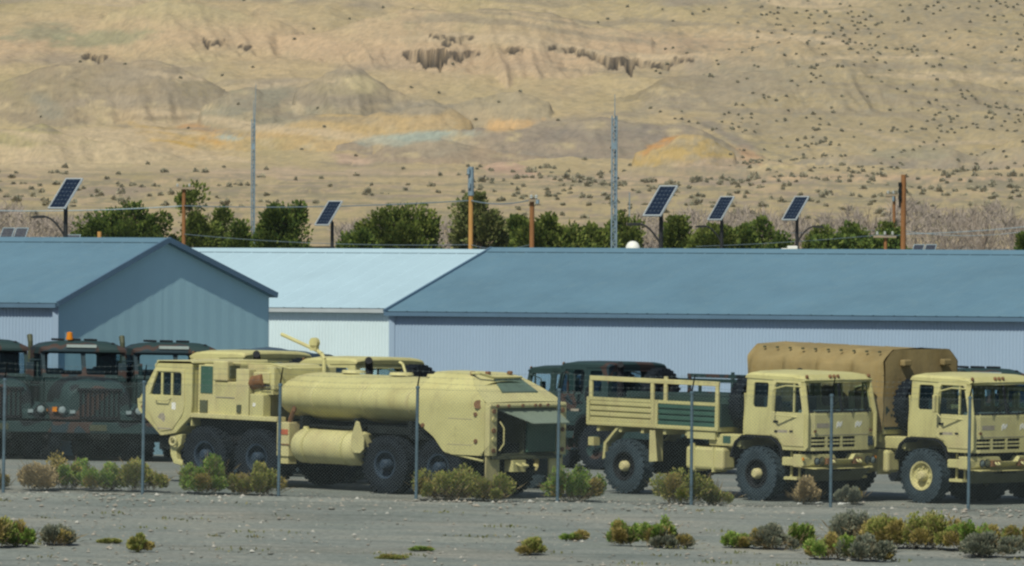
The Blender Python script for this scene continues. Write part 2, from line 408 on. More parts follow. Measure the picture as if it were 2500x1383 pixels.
for cx, cy, rx, ry, a, col, k in [
    (410, 345, 75, 26, .35, (.50, .34, .11), 1.0), (480, 318, 60, 12, .1, (.46, .29, .15), .9), (720, 328, 170, 12, -.08, (.47, .34, .17), .9), (700, 290, 150, 20, -.25, (.30, .275, .20), .9), (1010, 270, 160, 20, -.1, (.30, .27, .21), .8), (860, 395, 70, 16, .1, (.50, .37, .27), .9), (1780, 330, 110, 14, .5, (.27, .235, .2), 1.1), (520, 345, 40, 12, .3, (.48, .30, .10), 1), (1030, 335, 170, 18, -.08, (.34, .385, .33), 1.2), (560, 342, 45, 9, 0, (.34, .38, .33), 1.1),
    (880, 205, 46, 26, .2, (.50, .43, .26), 1.2), (1255, 305, 90, 15, -.12, (.54, .37, .19), 1.4), 
    (1620, 345, 60, 10, -.45, (.48, .27, .11), 1.2), (1740, 400, 120, 22, 0, (.42, .33, .23), 1.1), (1230, 415, 70, 12, .1, (.53, .35, .26), 1.2), (1900, 405, 70, 8, 0, (.52, .43, .24), 1.2),
    (2230, 370, 140, 20, 0, (.28, .27, .2), 1.2), (620, 255, 130, 36, -.3, (.29, .27, .2), 1.1), (110, 270, 60, 40, .6, (.27, .25, .19), 1.1),
    (720, 262, 28, 16, .6, (.5, .42, .28), 1), (1830, 380, 50, 20, .4, (.43, .28, .17), .9), (2430, 350, 90, 14, -.1, (.47, .36, .17), 1), (250, 95, 140, 26, -.1, (.29, .29, .18), .8),
    (90, 90, 110, 22, -.1, (.29, .29, .19), .7), (2100, 430, 480, 10, 0, (.55, .41, .26), 1.3), (1500, 440, 260, 10, 0, (.52, .40, .27), 1.2), (800, 425, 380, 12, 0, (.50, .39, .27), 1.1), (150, 430, 300, 8, 0, (.48, .39, .24), .8)]:
    C = mix(C, col, B(cx, cy, rx, ry, a) * k)
C = mix(C, (.37, .31, .19), np.clip((PX - 1650) / 300, 0, 1) * np.clip((400 - PY) / 60, 0, 1) * .75 * (.5 + n1))
C = mix(C, (.41, .35, .20), np.clip((PY - 455) / 30, 0, 1) * .55 * (.5 + n2))
# rock in the steep broken lips, overhang shade painted in, is mixed further down
fl = np.clip((PY - 400) / 40, 0, 1)
st1 = fbm(PX * .004, PY * .16, 5, 61); st2 = fbm(PX * .015, PY * .22, 4, 63)
C = mix(C, (.27, .245, .17), fl * np.clip((st1 - .52) * 7, 0, .8)); C = mix(C, (.50, .39, .25), fl * np.clip((st2 - .6) * 8, 0, .8)); C = mix(C, (.30, .25, .205), fl * np.clip((.40 - st1) * 7, 0, .7))
# rock strata cropping out on the slope, following the height with a gentle dip
hh = Z + X * .06 + (fbm(X * .03, D * .012, 3, 121) - .5) * 7
band = fbm(hh * .55, X * .012, 3, 131); bm = np.clip((fbm(X * .02, D * .01, 3, 133) - .40) * 5, 0, 1) * (1 - fl)
C = mix(C, (.52, .42, .28), np.clip((band - .60) * 12, 0, .75) * bm); C = mix(C, (.29, .25, .185), np.clip((.40 - band) * 12, 0, .65) * bm)
C *= (1 + (np.random.RandomState(3).rand(*X.shape) - .5) * .16 * (1 - .5 * fl))[..., None]
sp = fbm(PX * .05, PY * .16, 4, 67)
C = mix(C, (.30, .27, .20), np.clip((sp - .57) * 9, 0, .55) * (.35 + .65 * np.clip((PX - 1300) / 500, 0, 1)))
C *= (.91 + .18 * fbm(PX * .08, PY * .2, 4, 77))[..., None]
def hill_mat():
    m, n, b = newmat('hill_earth')
    a = n.nodes.new('ShaderNodeVertexColor'); a.layer_name = 'mineral_and_shade'
    f = noise(n, .55, 5, .7); r = ramp(n, [(.3, (.72, .74, .76)), (.5, (1, 1, 1)), (.75, (1.16, 1.14, 1.1))]); n.links.new(f.outputs[0], r.inputs[0])
    mx = n.nodes.new('ShaderNodeMix'); mx.data_type = 'RGBA'; mx.blend_type = 'MULTIPLY'; mx.inputs[0].default_value = .8
    n.links.new(a.outputs[0], mx.inputs[6]); n.links.new(r.outputs[0], mx.inputs[7]); n.links.new(mx.outputs[2], b.inputs['Base Color'])
    b.inputs['Roughness'].default_value = 1; b.inputs['Specular IOR Level'].default_value = .05
    nb = noise(n, .5, 6, .7); bp = n.nodes.new('ShaderNodeBump'); bp.inputs['Strength'].default_value = .35; bp.inputs['Distance'].default_value = .6
    n.links.new(nb.outputs[0], bp.inputs['Height']); n.links.new(bp.outputs[0], b.inputs['Normal'])
    return m
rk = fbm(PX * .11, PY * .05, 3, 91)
C = mix(C, (.085, .07, .052), ROCK_SHADE * np.clip((rk - .30) * 6, .25, 1))  # ledge rock darkened in its colour to stand for shade under the overhangs
C *= np.array((.93, .905, .90))
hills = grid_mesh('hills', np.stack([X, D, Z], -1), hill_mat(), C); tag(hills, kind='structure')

# ------------------------------------------------------------------ sheds
WD = Vector((.82, -.5724, 0)).normalized(); ND = Vector((-WD.y, WD.x, 0))   # along the long wall; away from camera across the span
if ND.y < 0: ND = -ND
def shed(label, P0, L0, L1, span, ze, zr, ze2, roofm, wallm, gablem, trimm, base=-.1):
    """P0 on the near eave line; long wall runs from P0+WD*L0 to P0+WD*L1; span along ND"""
    root = empty('storage_shed', (P0.x, P0.y, base)); tag(root, label, 'shed', 'metal storage sheds behind the parked trucks')
    O = Vector((P0.x, P0.y, base))
    def g(l, n, z): return WD * l + ND * n + Vector((0, 0, z - base))
    # corrugated long wall
    def corr(a, b, f, zt):
        pitch = .1; k = int(abs(b - a) / pitch); mb = MB(); prof = []
        for i in range(k):
            t = a + (b - a) * i / k; w = (b - a) / k
            prof += [(t, 0), (t + w * .55, 0), (t + w * .65, .016), (t + w * .9, .016)]
        prof.append((b, 0)); vs = []; fs = []
        for t, o in prof: vs += [f(t, -o, base), f(t, -o, zt(t))]
        for i in range(len(prof) - 1): fs.append((2 * i, 2 * i + 2, 2 * i + 3, 2 * i + 1))
        return mb.add(vs, fs)
    corr(L0, L1, lambda t, o, z: g(t, o, z), lambda t: ze - .05).build('long_wall', wallm, root)
    corr(L0, L1, lambda t, o, z: g(t, span - o, z), lambda t: ze2 - .05).build('long_wall', wallm, root)
    def zt(n): return (ze + (zr - ze) * n / (span / 2) if n < span / 2 else zr + (ze2 - zr) * (n - span / 2) / (span / 2)) - .05
    for l, sg in ((L0, 1), (L1, -1)):
        mb = MB(); ks = list(np.arange(0, span, .25)) + [span / 2, span]; ks = sorted(set(ks)); vs = []; fs = []
        for i, n in enumerate(ks):
            vs += [g(l + sg * (.0 if i % 2 else .004), n, base), g(l + sg * (.0 if i % 2 else .004), n, zt(n))]
        for i in range(len(ks) - 1): fs.append((2 * i, 2 * i + 2, 2 * i + 3, 2 * i + 1))
        mb.add(vs, fs).build('gable_wall', gablem, root)
    # roof sheets: two slopes with low standing ribs
    ov = .12
    for side in (0, 1):
        mb = MB(); n0, n1, z0, z1 = (-.1, span / 2, ze - .1 * (zr - ze) / (span / 2), zr) if side == 0 else (span + .1, span / 2, ze2 - .1 * (zr - ze2) / (span / 2), zr)
        a, b = L0 - ov, L1 + ov; k = int((b - a) / .6); vs = []; fs = []; prof = []
        for i in range(k):
            t = a + (b - a) * i / k; prof += [(t, 0), (t + .04, .012), (t + .08, 0)]
        prof.append((b, 0))
        for t, h in prof: vs += [g(t, n0, z0 + h), g(t, n1, z1 + h)]
        for i in range(len(prof) - 1): fs.append((2 * i, 2 * i + 2, 2 * i + 3, 2 * i + 1))
        m = len(vs); vs += [g(a, n0, z0 - .08), g(b, n0, z0 - .08), g(b, n1, z1 - .08), g(a, n1, z1 - .08)]
        fs.append((m, m + 1, m + 2, m + 3)); e = 2 * (len(prof) - 1)
        fs += [(0, 1, m + 3, m), (e, e + 1, m + 2, m + 1)]
        mb.add(vs, fs).build('roof', roofm, root)
    mb = MB(); dl = WD * .0
    def beam(p, q, w, h):
        d = q - p; x = d.normalized(); y = Vector((0, 0, 1)).cross(x).normalized(); z = x.cross(y)
        vs = [o + y * (sy * w / 2) + z * (sz * h / 2) for o in (p, q) for sy in (-1, 1) for sz in (-1, 1)]
        mb.add(vs, [(0, 1, 3, 2), (4, 6, 7, 5), (0, 4, 5, 1), (2, 3, 7, 6), (0, 2, 6, 4), (1, 5, 7, 3)])
    for l in (L0 - ov - .03, L1 + ov + .03):
        mb = MB(); beam(g(l, -.14, ze - .1 * (zr - ze) / (span / 2) - .02), g(l, span / 2, zr - .02), .06, .13); mb.build('verge_trim', trimm, root)
        mb = MB(); beam(g(l, span + .14, ze2 - .1 * (zr - ze2) / (span / 2) - .02), g(l, span / 2, zr - .02), .06, .13); mb.build('verge_trim', trimm, root)
    mb = MB(); beam(g(L0 - ov, -.15, ze - .10), g(L1 + ov, -.15, ze - .10), .09, .1); mb.build('gutter', trimm, root)
    mb = MB()
    vs = [g(t, span / 2 + o, zr + h) for t in (L0 - ov, L1 + ov) for o, h in ((-.3, .02 - .3 * (zr - ze) / (span / 2)), (0, .03), (.3, .02 - .3 * (zr - ze2) / (span / 2)))]
    mb.add(vs, [(0, 1, 4, 3), (1, 2, 5, 4)]).build('ridge_cap', roofm, root)
    # corner trims
    for l in (L0, L1):
        mb = MB(); p = g(l, -.02, base); q = g(l, -.02, ze - .1); mb.box((p + q) / 2, (.14, .14, (q - p).z)).build('corner_trim', wallm, root)
    return root
pr = at(950, 762, 292); pm = at(950, 755, 301); pl = at(137, 742, 279)
shed('long blue-roofed metal shed with ribbed pale wall behind the tan cargo trucks', pr, 0.1, 34, 9.1, pr.z + .05, 5.27, pr.z + .05, M_ROOF, M_WALL, M_WALL2, M_TRIM)
shed('white metal shed with pale roof seen between the two blue-roofed sheds', pm, -16, 1.4, 9.1, pm.z + .05, 5.22, pm.z + .05, M_WROOF, M_WWALL, M_WWALL, M_ALU)
shed('blue-roofed metal shed showing its plain gable end above the camouflaged trucks', pl, -26, 0, 8.7, pl.z + .05, 5.47, pl.z + .25, M_ROOF, M_WALL, M_WALL2, M_TRIM)

# ------------------------------------------------------------------ thin desert haze
hz = MB().bx(-700, 700, -60, 3140, -8, 175); ho = hz.build('haze', None)
hm = bpy.data.materials.new('haze'); hm.use_nodes = True; hn = hm.node_tree; hn.nodes.clear()
hv = hn.nodes.new('ShaderNodeVolumePrincipled'); hv.inputs['Color'].default_value = (.78, .88, .96, 1); hv.inputs['Density'].default_value = HAZE; hv.inputs['Anisotropy'].default_value = .25
hout = hn.nodes.new('ShaderNodeOutputMaterial'); hn.links.new(hv.outputs[0], hout.inputs['Volume']); ho.data.materials.append(hm); tag(ho, kind='stuff')
# ------------------------------------------------------------------ wheels
def wheel(parent, pos, r, w, side, rimm, tyrem=None, hubm=None, rimr=.52, hub_r=.22, deep=.1, nl=26):
    """side: +1 outer face to +y, -1 outer face to -y; axis along local y"""
    tyrem = tyrem or M_RUBBER; hubm = hubm or rimm
    s = side; y0 = 0
    rp = rimr * r
    rim = MB().lathe([(s * (w * .5 - .02), rp * 1.03), (s * (w * .5 - .03), rp * .9), (s * (w * .5 - deep), rp * .82), (s * (w * .5 - deep - .03), rp * .4), (s * (w * .5 - deep + .04), rp * .36), (s * (w * .5 - deep + .04), .001)], (0, 0, 0), (0, 1, 0), 24)
    for k in range(8):
        a = 2 * math.pi * k / 8; rim.cyl((math.cos(a) * rp * .62, s * (w * .5 - deep - .03), math.sin(a) * rp * .62), (math.cos(a) * rp * .62, s * (w * .5 - deep + .02), math.sin(a) * rp * .62), .03, .025, 6)
    ro = rim.build('wheel', rimm, parent, smooth=40); ro.location = pos
    t = MB().lathe([(-w * .5 + .03, rp), (-w * .5, r * .72), (-w * .5 + .03, r * .93), (-w * .38, r * .975), (0, r * .985), (w * .38, r * .975), (w * .5 - .03, r * .93), (w * .5, r * .72), (w * .5 - .03, rp)], (0, 0, 0), (0, 1, 0), 36, closed=True)
    for k in range(nl):
        a = 2 * math.pi * k / nl
        for sg in (-1, 1):
            b = a + (math.pi / nl if sg > 0 else 0)
            rot = Matrix.Rotation(-b, 3, 'Y') @ Matrix.Rotation(sg * .3, 3, 'X')
            t.box((math.cos(b) * r * .965, sg * w * .25, math.sin(b) * r * .965), (r * .075, w * .44, r * .11), rot)
    t.build('tyre', tyrem, ro, smooth=40)
    h = MB().lathe([(s * (w * .5 - deep), hub_r * r), (s * (w * .5 + .0), hub_r * r * .95), (s * (w * .5 + .05), hub_r * r * .62), (s * (w * .5 + .055), .001)], (0, 0, 0), (0, 1, 0), 14)
    h.build('hub', hubm, ro, smooth=40)
    return ro
def rect(a, b, c, d): return [(a, c), (b, c), (b, d), (a, d)]
def rrect(a, b, c, d, r=.05, n=3):
    pts = []
    for cx, cy, a0 in ((b - r, d - r, 0), (a + r, d - r, 90), (a + r, c + r, 180), (b - r, c + r, 270)):
        for i in range(n + 1):
            t = math.radians(a0 + 90 * i / n); pts.append((cx + r * math.cos(t), cy + r * math.sin(t)))
    return pts
def disc(mb, c, ax, r, t, n=14):
    c = Vector(c); a = Vector(ax).normalized(); return mb.cyl(c - a * t / 2, c + a * t / 2, r, r, n)

# ------------------------------------------------------------------ cab-over cargo truck (x forward, y left; origin on the ground under the front axle)
def cargo_truck():
    root = empty('cargo_truck')
    T = M_TAN
    WB = -3.8; R = .59
    # chassis
    c = MB()
    for y in (-.42, .42): c.bx(-5.0, 1.3, y - .05, y + .05, .86, 1.1)
    for x in (-4.9, -3.0, -1.2, .6): c.bx(x - .06, x + .06, -.42, .42, .9, 1.06)
    c.bx(.15, 1.0, -.5, .5, .75, 1.25); c.bx(-3.6, -1.2, -.16, .16, .62, .86)
    c.build('chassis', M_CHASSIS, root, bevel=.01)
    for x in (0, WB):
        a = MB().cyl((x, -.85, R), (x, .85, R), .1, .1, 10); a.lathe([(-.25, .02), (-.18, .2), (.18, .2), (.25, .02)], (x, .1, R), (0, 1, 0), 12)
        for y in (-.55, .55): a.bx(x - .55, x + .55, y - .05, y + .05, R + .1, R + .19)
        a.build('axle', M_CHASSIS, root, smooth=40)
    for x in (0, WB):
        for s in (-1, 1): wheel(root, (x, s * 1.0, R), R, .38, s, M_BLACK, M_RUBDUST, M_TAN2, hub_r=.2)
    # cab sides with window openings, built as plates 4 cm thick
    yw = 1.15
    def inset(z): return .0 if z < 1.95 else (z - 1.95) * .07
    prof = [(-.38, 1.42), (.38, 1.42), (.56, 1.36), (.68, 1.24), (.72, 1.13), (1.36, 1.13), (1.42, 1.2), (1.42, 1.9), (1.27, 2.62), (1.1, 2.74), (-.28, 2.74), (-.36, 2.62)]
    rw = rrect(-.15, .26, 2.02, 2.55); dw = [(.45, 1.94), (1.24, 1.94), (1.25, 2.02), (1.13, 2.5), (1.08, 2.56), (.5, 2.56), (.45, 2.5)]
    for s in (-1, 1):
        f = lambda u, v, t, s=s: Vector((u, s * (yw - t - inset(v)), v))
        p = MB().plate(prof, [rw, dw], f, 0, .045); p.build('cab_side', T, root, bevel=.008)
        g = MB().plate(rrect(-.14, .25, 2.03, 2.54), [], f, .018, .026); g.build('side_window', M_GLASSD if s < 0 else M_GLASS, root)
        g = MB().plate([(.46, 1.95), (.99, 1.95), (.99, 2.55), (.51, 2.55), (.46, 2.49)], [], f, .018, .026); g.build('door_window', M_GLASSD if s < 0 else M_GLASS, root)
        g = MB().plate([(1.03, 1.95), (1.23, 1.95), (1.24, 2.02), (1.12, 2.5), (1.08, 2.55), (1.03, 2.55)], [], f, .018, .026); g.build('door_window', M_GLASS, root)
        d = MB().plate([(.37, 1.46), (.47, 1.42), (.62, 1.37), (.74, 1.22), (1.32, 1.22), (1.33, 1.9), (1.18, 2.6), (.4, 2.62), (.37, 2.58)],
                       [[(.45, 1.93), (1.25, 1.93), (1.26, 2.02), (1.13, 2.51), (1.09, 2.57), (.49, 2.57), (.44, 2.5)]], f, -.018, .012)
        do = d.build('door', M_TAN2, root, bevel=.006)
        MB().bx(.46, .6, s * yw - .03, s * yw + .04, 1.71, 1.755).build('handle', M_BLACK, do); MB().bx(.93, 1.02, s * yw - .03, s * yw + .028, 1.52, 1.56).build('door_catch', M_BLACK, do); MB().bx(.5, .58, s * yw - .03, s * yw + .028, 1.5, 1.545).build('door_catch', M_BLACK, do)
        b = MB().bx(.995, 1.025, s * (yw - .045), s * (yw - .0), 1.95, 2.56); b.build('window_bar', T, do)
        b = MB().bx(.58, .86, s * yw - .02, s * yw + .0205, 1.50, 1.56); b.build('stencil_mark', M_DECAL, do)
        # mirror bracket loop and arm
        my = s * (yw + .2)
        m = MB().tube([(1.2, s * (yw - .05), 2.5), (.95, my, 2.52), (.62, my, 2.44), (.58, my, 2.36), (.57, my, 1.96), (.66, my, 1.88), (1.2, s * (yw - .02), 1.84)], .016, 6)
        m.build('mirror_bracket', T, root)
        m = MB().bx(.5, .56, my - .1, my + .1, 1.98, 2.36); mo = m.build('mirror', M_TAN2, root, bevel=.02)
        m2 = MB().bx(.495, .499, my - .085, my + .085, 2.0, 2.34); m2.build('mirror_glass', M_GLASSD, mo)
        # wheel arch and step
        ar = MB(); pr = [(-.75, .95), (-.62, 1.26), (-.42, 1.41), (.36, 1.41), (.55, 1.34), (.68, 1.2), (.74, .92)]
        pts = pr + [(x * .97, z - .04) for x, z in reversed(pr)]
        ar.prism(pts, lambda u, v, t, s=s: Vector((u, s * t, v)), .72, 1.19); ar.build('wheel_arch', M_BLACK, root, smooth=40)
        st = MB().bx(.78, 1.15, s * .95, s * 1.16, .5, .56); st.bx(.84, .88, s * .98, s * 1.02, .56, 1.1); st.bx(1.07, 1.11, s * .98, s * 1.02, .56, 1.1); st.build('step', T, root)
        st = MB().bx(.74, 1.34, s * .96, s * 1.185, .8, .98); st.build('step_box', T, root, bevel=.015)
    # front: lower panel with nine grille slots, windscreen frame, roof, rear wall
    def fr(u, v, t):
        x = 1.43 - t if v < 1.9 else 1.43 - t - (v - 1.9) * .2083
        e = abs(u) / 1.15; x -= .10 * max(0, e - .78) / .22 * 1.0 + (.03 * e * e)
        return Vector((x, u, v))
    def fine(pts, st=.12):
        out = []
        for (a, b), (c_, d_) in zip(pts, pts[1:] + pts[:1]):
            k = max(1, int(math.hypot(c_ - a, d_ - b) / st))
            out += [(a + (c_ - a) * i / k, b + (d_ - b) * i / k) for i in range(k)]
        return out
    slots = [rect(-.98 + .49 * i, -.98 + .49 * i + .43, 1.205 + .075 * j, 1.205 + .075 * j + .045) for i in range(3) for j in range(3)]
    slots = [[(u, v) for u, v in sl] for sl in slots]
    def gp(mb, u0, u1, v0, v1, t0=0, t1=.04, u2=None, u3=None, nu=None):
        nu = nu or max(1, int(abs(u1 - u0) / .12)); nv = max(1, int(abs(v1 - v0) / .2)); u2 = u0 if u2 is None else u2; u3 = u1 if u3 is None else u3; vs = []; fs = []
        for t in (t0, t1):
            for j in range(nv + 1):
                q = j / nv
                for i in range(nu + 1):
                    p = i / nu; vs.append(fr((u0 + (u2 - u0) * q) * (1 - p) + (u1 + (u3 - u1) * q) * p, v0 + (v1 - v0) * q, t))
        n = (nu + 1) * (nv + 1); w = nu + 1
        for b, rev in ((0, 0), (n, 1)):
            for j in range(nv):
                for i in range(nu): fs.append((b + j * w + i, b + j * w + i + 1, b + (j + 1) * w + i + 1, b + (j + 1) * w + i))
        for i in range(nu): fs += [(i, i + 1, n + i + 1, n + i), (nv * w + i, nv * w + i + 1, n + nv * w + i + 1, n + nv * w + i)]
        for j in range(nv): fs += [(j * w, (j + 1) * w, n + (j + 1) * w, n + j * w), (j * w + nu, (j + 1) * w + nu, n + (j + 1) * w + nu, n + j * w + nu)]
        return mb.add(vs, fs)
    lo = MB(); gp(lo, -1.14, 1.14, 1.13, 1.2); gp(lo, -1.14, 1.14, 1.43, 1.9)
    for a, b in ((-1.14, -.98), (-.55, -.49), (-.06, 0), (.43, 1.14)): gp(lo, a, b, 1.2, 1.43)
    for j in (1, 2):
        for i in range(3): gp(lo, -.98 + .49 * i, -.55 + .49 * i, 1.2 + .077 * j - .016, 1.2 + .077 * j + .016)
    lo.build('front_panel', M_TAN2, root)
    gb = MB().bx(1.26, 1.32, -1.05, .6, 1.17, 1.46); gb.build('grille_backing', M_BLACK, root)
    ln = gp(MB(), -1.1, 1.1, 1.462, 1.474, -.006, .01); ln.build('panel_seam', M_DECAL, root)
    ws = MB(); gp(ws, -1.15, 1.15, 1.9, 1.97); gp(ws, -1.11, 1.11, 2.58, 2.66)
    for s in (-1, 1): gp(ws, s * 1.145, s * 1.06, 1.97, 2.58, u2=s * 1.105, u3=s * 1.02)
    ws.build('windscreen_frame', T, root)
    for s in (-1, 1):
        g = gp(MB(), s * 1.055, s * .03, 1.975, 2.575, .016, .024, u2=s * 1.015, u3=s * .03); g.build('windscreen', M_GLASS, root)
    g = MB().plate([(-.028, 1.97), (.028, 1.97), (.028, 2.58), (-.028, 2.58)], [], fr, .002, .04); g.build('windscreen_post', M_BLACK, root)
    gs = gp(MB(), -1.06, 1.06, 1.945, 1.985, -.006, .01); gs.build('windscreen_seal', M_BLACK, root)
    for s, a in ((-.55, .3), (.25, .3), (.8, .25)):
        w = MB().tube([fr(s, 1.92, -.03), fr(s + .15, 2.03, -.02), fr(s + .5 * a * 2, 1.99, -.02)], .011, 5); w.build('wiper', M_BLACK, root)
    rf = MB(); rp = [(-.4, 2.69), (-.38, 2.73), (-.25, 2.76), (.95, 2.755), (1.2, 2.72), (1.30, 2.64), (1.27, 2.60), (-.38, 2.64)]
    n = len(rp); secs = []
    for y, dz in ((-1.12, -.05), (-1.06, -.0), (-.8, .03), (0, .045), (.8, .03), (1.06, 0), (1.12, -.05)):
        secs.append([Vector((x, y, z + (dz if z > 2.66 else 0))) for x, z in rp])
    vs = [p for s_ in secs for p in s_]; fs = []
    for k in range(len(secs) - 1):
        for i in range(n): j = (i + 1) % n; fs.append((k * n + i, k * n + j, (k + 1) * n + j, (k + 1) * n + i))
    fs += [tuple(range(n)), tuple(range((len(secs) - 1) * n, len(secs) * n))]
    rf.add(vs, fs).build('roof', T, root, smooth=30)
    for y in (-1.02, -.26, -.13, 0, 1.02):
        l = MB().lathe([(0, .045), (.03, .04), (.05, .001)], (1.25, y, 2.71), (1, 0, .35), 10); l.build('marker_light', M_RUST, root)
    rr = MB().plate(rect(-1.12, 1.12, 1.42, 2.68), [rrect(-.98, .98, 2.0, 2.55)], lambda u, v, t: Vector((-.36 + t, u * (1 - max(0, v - 1.95) * .06), v)), 0, .04); rr.build('rear_wall', T, root)
    g = MB().plate(rrect(-.97, .97, 2.01, 2.54), [], lambda u, v, t: Vector((-.36 + t, u, v)), .015, .022); g.build('rear_window', M_GLASS, root)
    # interior
    it = MB().bx(-.3, 1.25, -1.05, 1.05, 1.4, 1.46); it.build('cab_floor', M_INT, root)
    it = MB().prism([(1.32, 1.55), (1.32, 1.95), (1.05, 2.0), (.95, 1.85), (1.0, 1.55)], lambda u, v, t: Vector((u, t, v)), -1.03, 1.03); it.build('dashboard', M_INT, root, bevel=.02)
    for y in (-.6, .55):
        it = MB().bx(0, .5, y - .24, y + .24, 1.5, 1.72); it.bx(-.12, .02, y - .24, y + .24, 1.6, 2.25); it.build('seat', M_INT, root, bevel=.04)
    sw = MB(); pts = [Vector((.8, .55, 1.98)) + Vector((.09 * math.cos(t), .21 * math.sin(t), .19 * math.cos(t))) for t in [2 * math.pi * i / 16 for i in range(17)]]; sw.tube(pts, .016, 5)
    sw.cyl((.8, .55, 1.98), (1.02, .55, 1.8), .03); sw.build('steering_wheel', M_BLACK, root)
    # bumper and lamps
    bp = MB(); out = [(-1.2, .78), (-.98, .74), (.98, .74), (1.2, .78), (1.2, 1.05), (.34, 1.05), (.26, .94), (-.26, .94), (-.34, 1.05), (-1.2, 1.05)]
    def fb(u, v, t): return Vector((1.5 - t - (.22 * max(0, abs(u) - .98) / .22), u, v))
    bp.plate(out, [], fb, 0, .22); bp.build('bumper', T, root, bevel=.015)
    sk = MB().add([(1.40, -1.05, .76), (1.40, 1.05, .76), (1.16, .92, .46), (1.16, -.92, .46), (1.3, -1.05, .76), (1.3, 1.05, .76), (1.08, .92, .46), (1.08, -.92, .46)], [(0, 1, 2, 3), (4, 7, 6, 5), (0, 4, 5, 1), (3, 2, 6, 7), (0, 3, 7, 4), (1, 5, 6, 2)])
    sk.build('skid_plate', M_OLIVE, root, bevel=.01)
    sl = MB()
    for y in (-.3, -.18, -.06, .06, .18, .3): sl.bx(1.33, 1.405, y - .04, y + .04, .68, .71)
    sl.build('tow_slot', M_BLACK, root)
    for s in (-1, 1):
        for y, r, mm in ((.93, .075, M_INT), (.76, .085, M_LENS)):
            x = fb(s * y, .91, 0).x
            l = MB().lathe([(0, r + .012), (.022, r + .012), (.022, r)], (x, s * y, .91), (1, 0, 0), 16); lo_ = l.build('headlight', M_BLACK, root)
            l = MB().lathe([(.01, r), (.03, r * .7), (.036, .001)], (x, s * y, .91), (1, 0, 0), 16); l.build('lens', mm, lo_, smooth=40)
        l = MB().bx(1.42, 1.503, s * .44 - .13, s * .44 + .13, .84, .97); l.build('tow_recess', M_RUST, root)
        l = MB().tube([(1.5, s * .44 - .05, .93), (1.56, s * .44 - .05, .88), (1.56, s * .44 + .05, .88), (1.5, s * .44 + .05, .93)], .02); l.build('shackle', T, root)
        l = MB().bx(1.33, 1.37, s * 1.195 - .02, s * 1.195 + .015, .93, .99); l.build('side_reflector', M_AMBER, root)
        l = MB().bx(1.43, 1.447, s * .92 - .04, s * .92 + .04, 1.52, 1.58); l.build('turn_lamp', M_RUST, root)
    for y, w in ((-.12, .09), (.52, .11)):
        st = MB().prism([(y - w, 1.60), (y - w * .3, 1.66), (y + w * .2, 1.62), (y + w, 1.69), (y + w, 1.76), (y + w * .3, 1.72), (y - w * .2, 1.76), (y - w, 1.71)], fr, -.004, .002); st.build('white_marking', M_WHITE, root)
    st = gp(MB(), -.95, -.45, 1.62, 1.72, -.003, .002); st.build('stencil_mark', M_DECAL, root)
    fl = MB().bx(1.38, 1.425, .86, 1.02, 1.22, 1.42); fl.build('vent', M_BLUERIM, root)
    # side boxes between the axles
    for s in (-1, 1):
        b = MB().bx(-2.0, -.92, s * .78, s * 1.2, .62, 1.1); fo = b.build('fuel_tank', T, root, bevel=.06)
        for x in (-1.75, -1.2): q = MB().bx(x - .025, x + .025, s * .77, s * 1.215, .57, 1.115); q.build('strap', T, fo)
        q = MB().cyl((-1.9, s * 1.08, 1.09), (-1.9, s * 1.08, 1.17), .07, .06, 10); q.build('filler_cap', T, fo)
        b = MB().bx(-1.42, -.52, s * .5, s * 1.1, 1.14, 1.40); b.build('battery_box', T, root, bevel=.02)
        b = MB().bx(-1.02, -.8, s * 1.1, s * 1.103, 1.2, 1.36); b.build('box_cover', M_GREEN, root)
        # rear mudguards: slanted plate behind, flap in front
        a = MB().prism([(-4.42, .72), (-4.36, .72), (-4.32, 1.06), (-3.92, 1.46), (-3.98, 1.47), (-4.39, 1.08)], lambda u, v, t, s=s: Vector((u, s * t, v)), .8, 1.17); a.build('mudguard', T, root)
        a = MB().bx(-3.05, -3.0, s * .8, s * 1.19, .72, 1.4); a.prism([(-3.0, .72), (-2.82, .74), (-2.9, 1.4), (-3.0, 1.4)], lambda u, v, t, s=s: Vector((u, s * t, v)), 1.17, 1.19); a.build('mudflap', M_TAN2, root)
        a = MB().bx(-4.86, -4.7, s * .95, s * 1.15, 1.0, 1.18); lo_ = a.build('tail_lamp', T, root); a = MB(); disc(a, (-4.87, s * 1.05, 1.09), (1, 0, 0), .06, .02); a.build('lens', M_RED, lo_)
    # cargo bed
    x0, x1, y1, zf = -4.88, -1.08, 1.2, 1.44
    b = MB().bx(x0, x1, -y1, y1, zf, zf + .1)
    for x in np.linspace(x0 + .3, x1 - .3, 6): b.bx(x - .04, x + .04, -y1 + .05, y1 - .05, zf - .12, zf)
    b.build('bed_floor', T, root, bevel=.008)
    b = MB().bx(x1 - .9, x1 - .1, -y1 + .02, -y1 + .12, zf - .17, zf - .01); b.build('bed_bracket', T, root)
    zt = 2.06; zr = 2.52
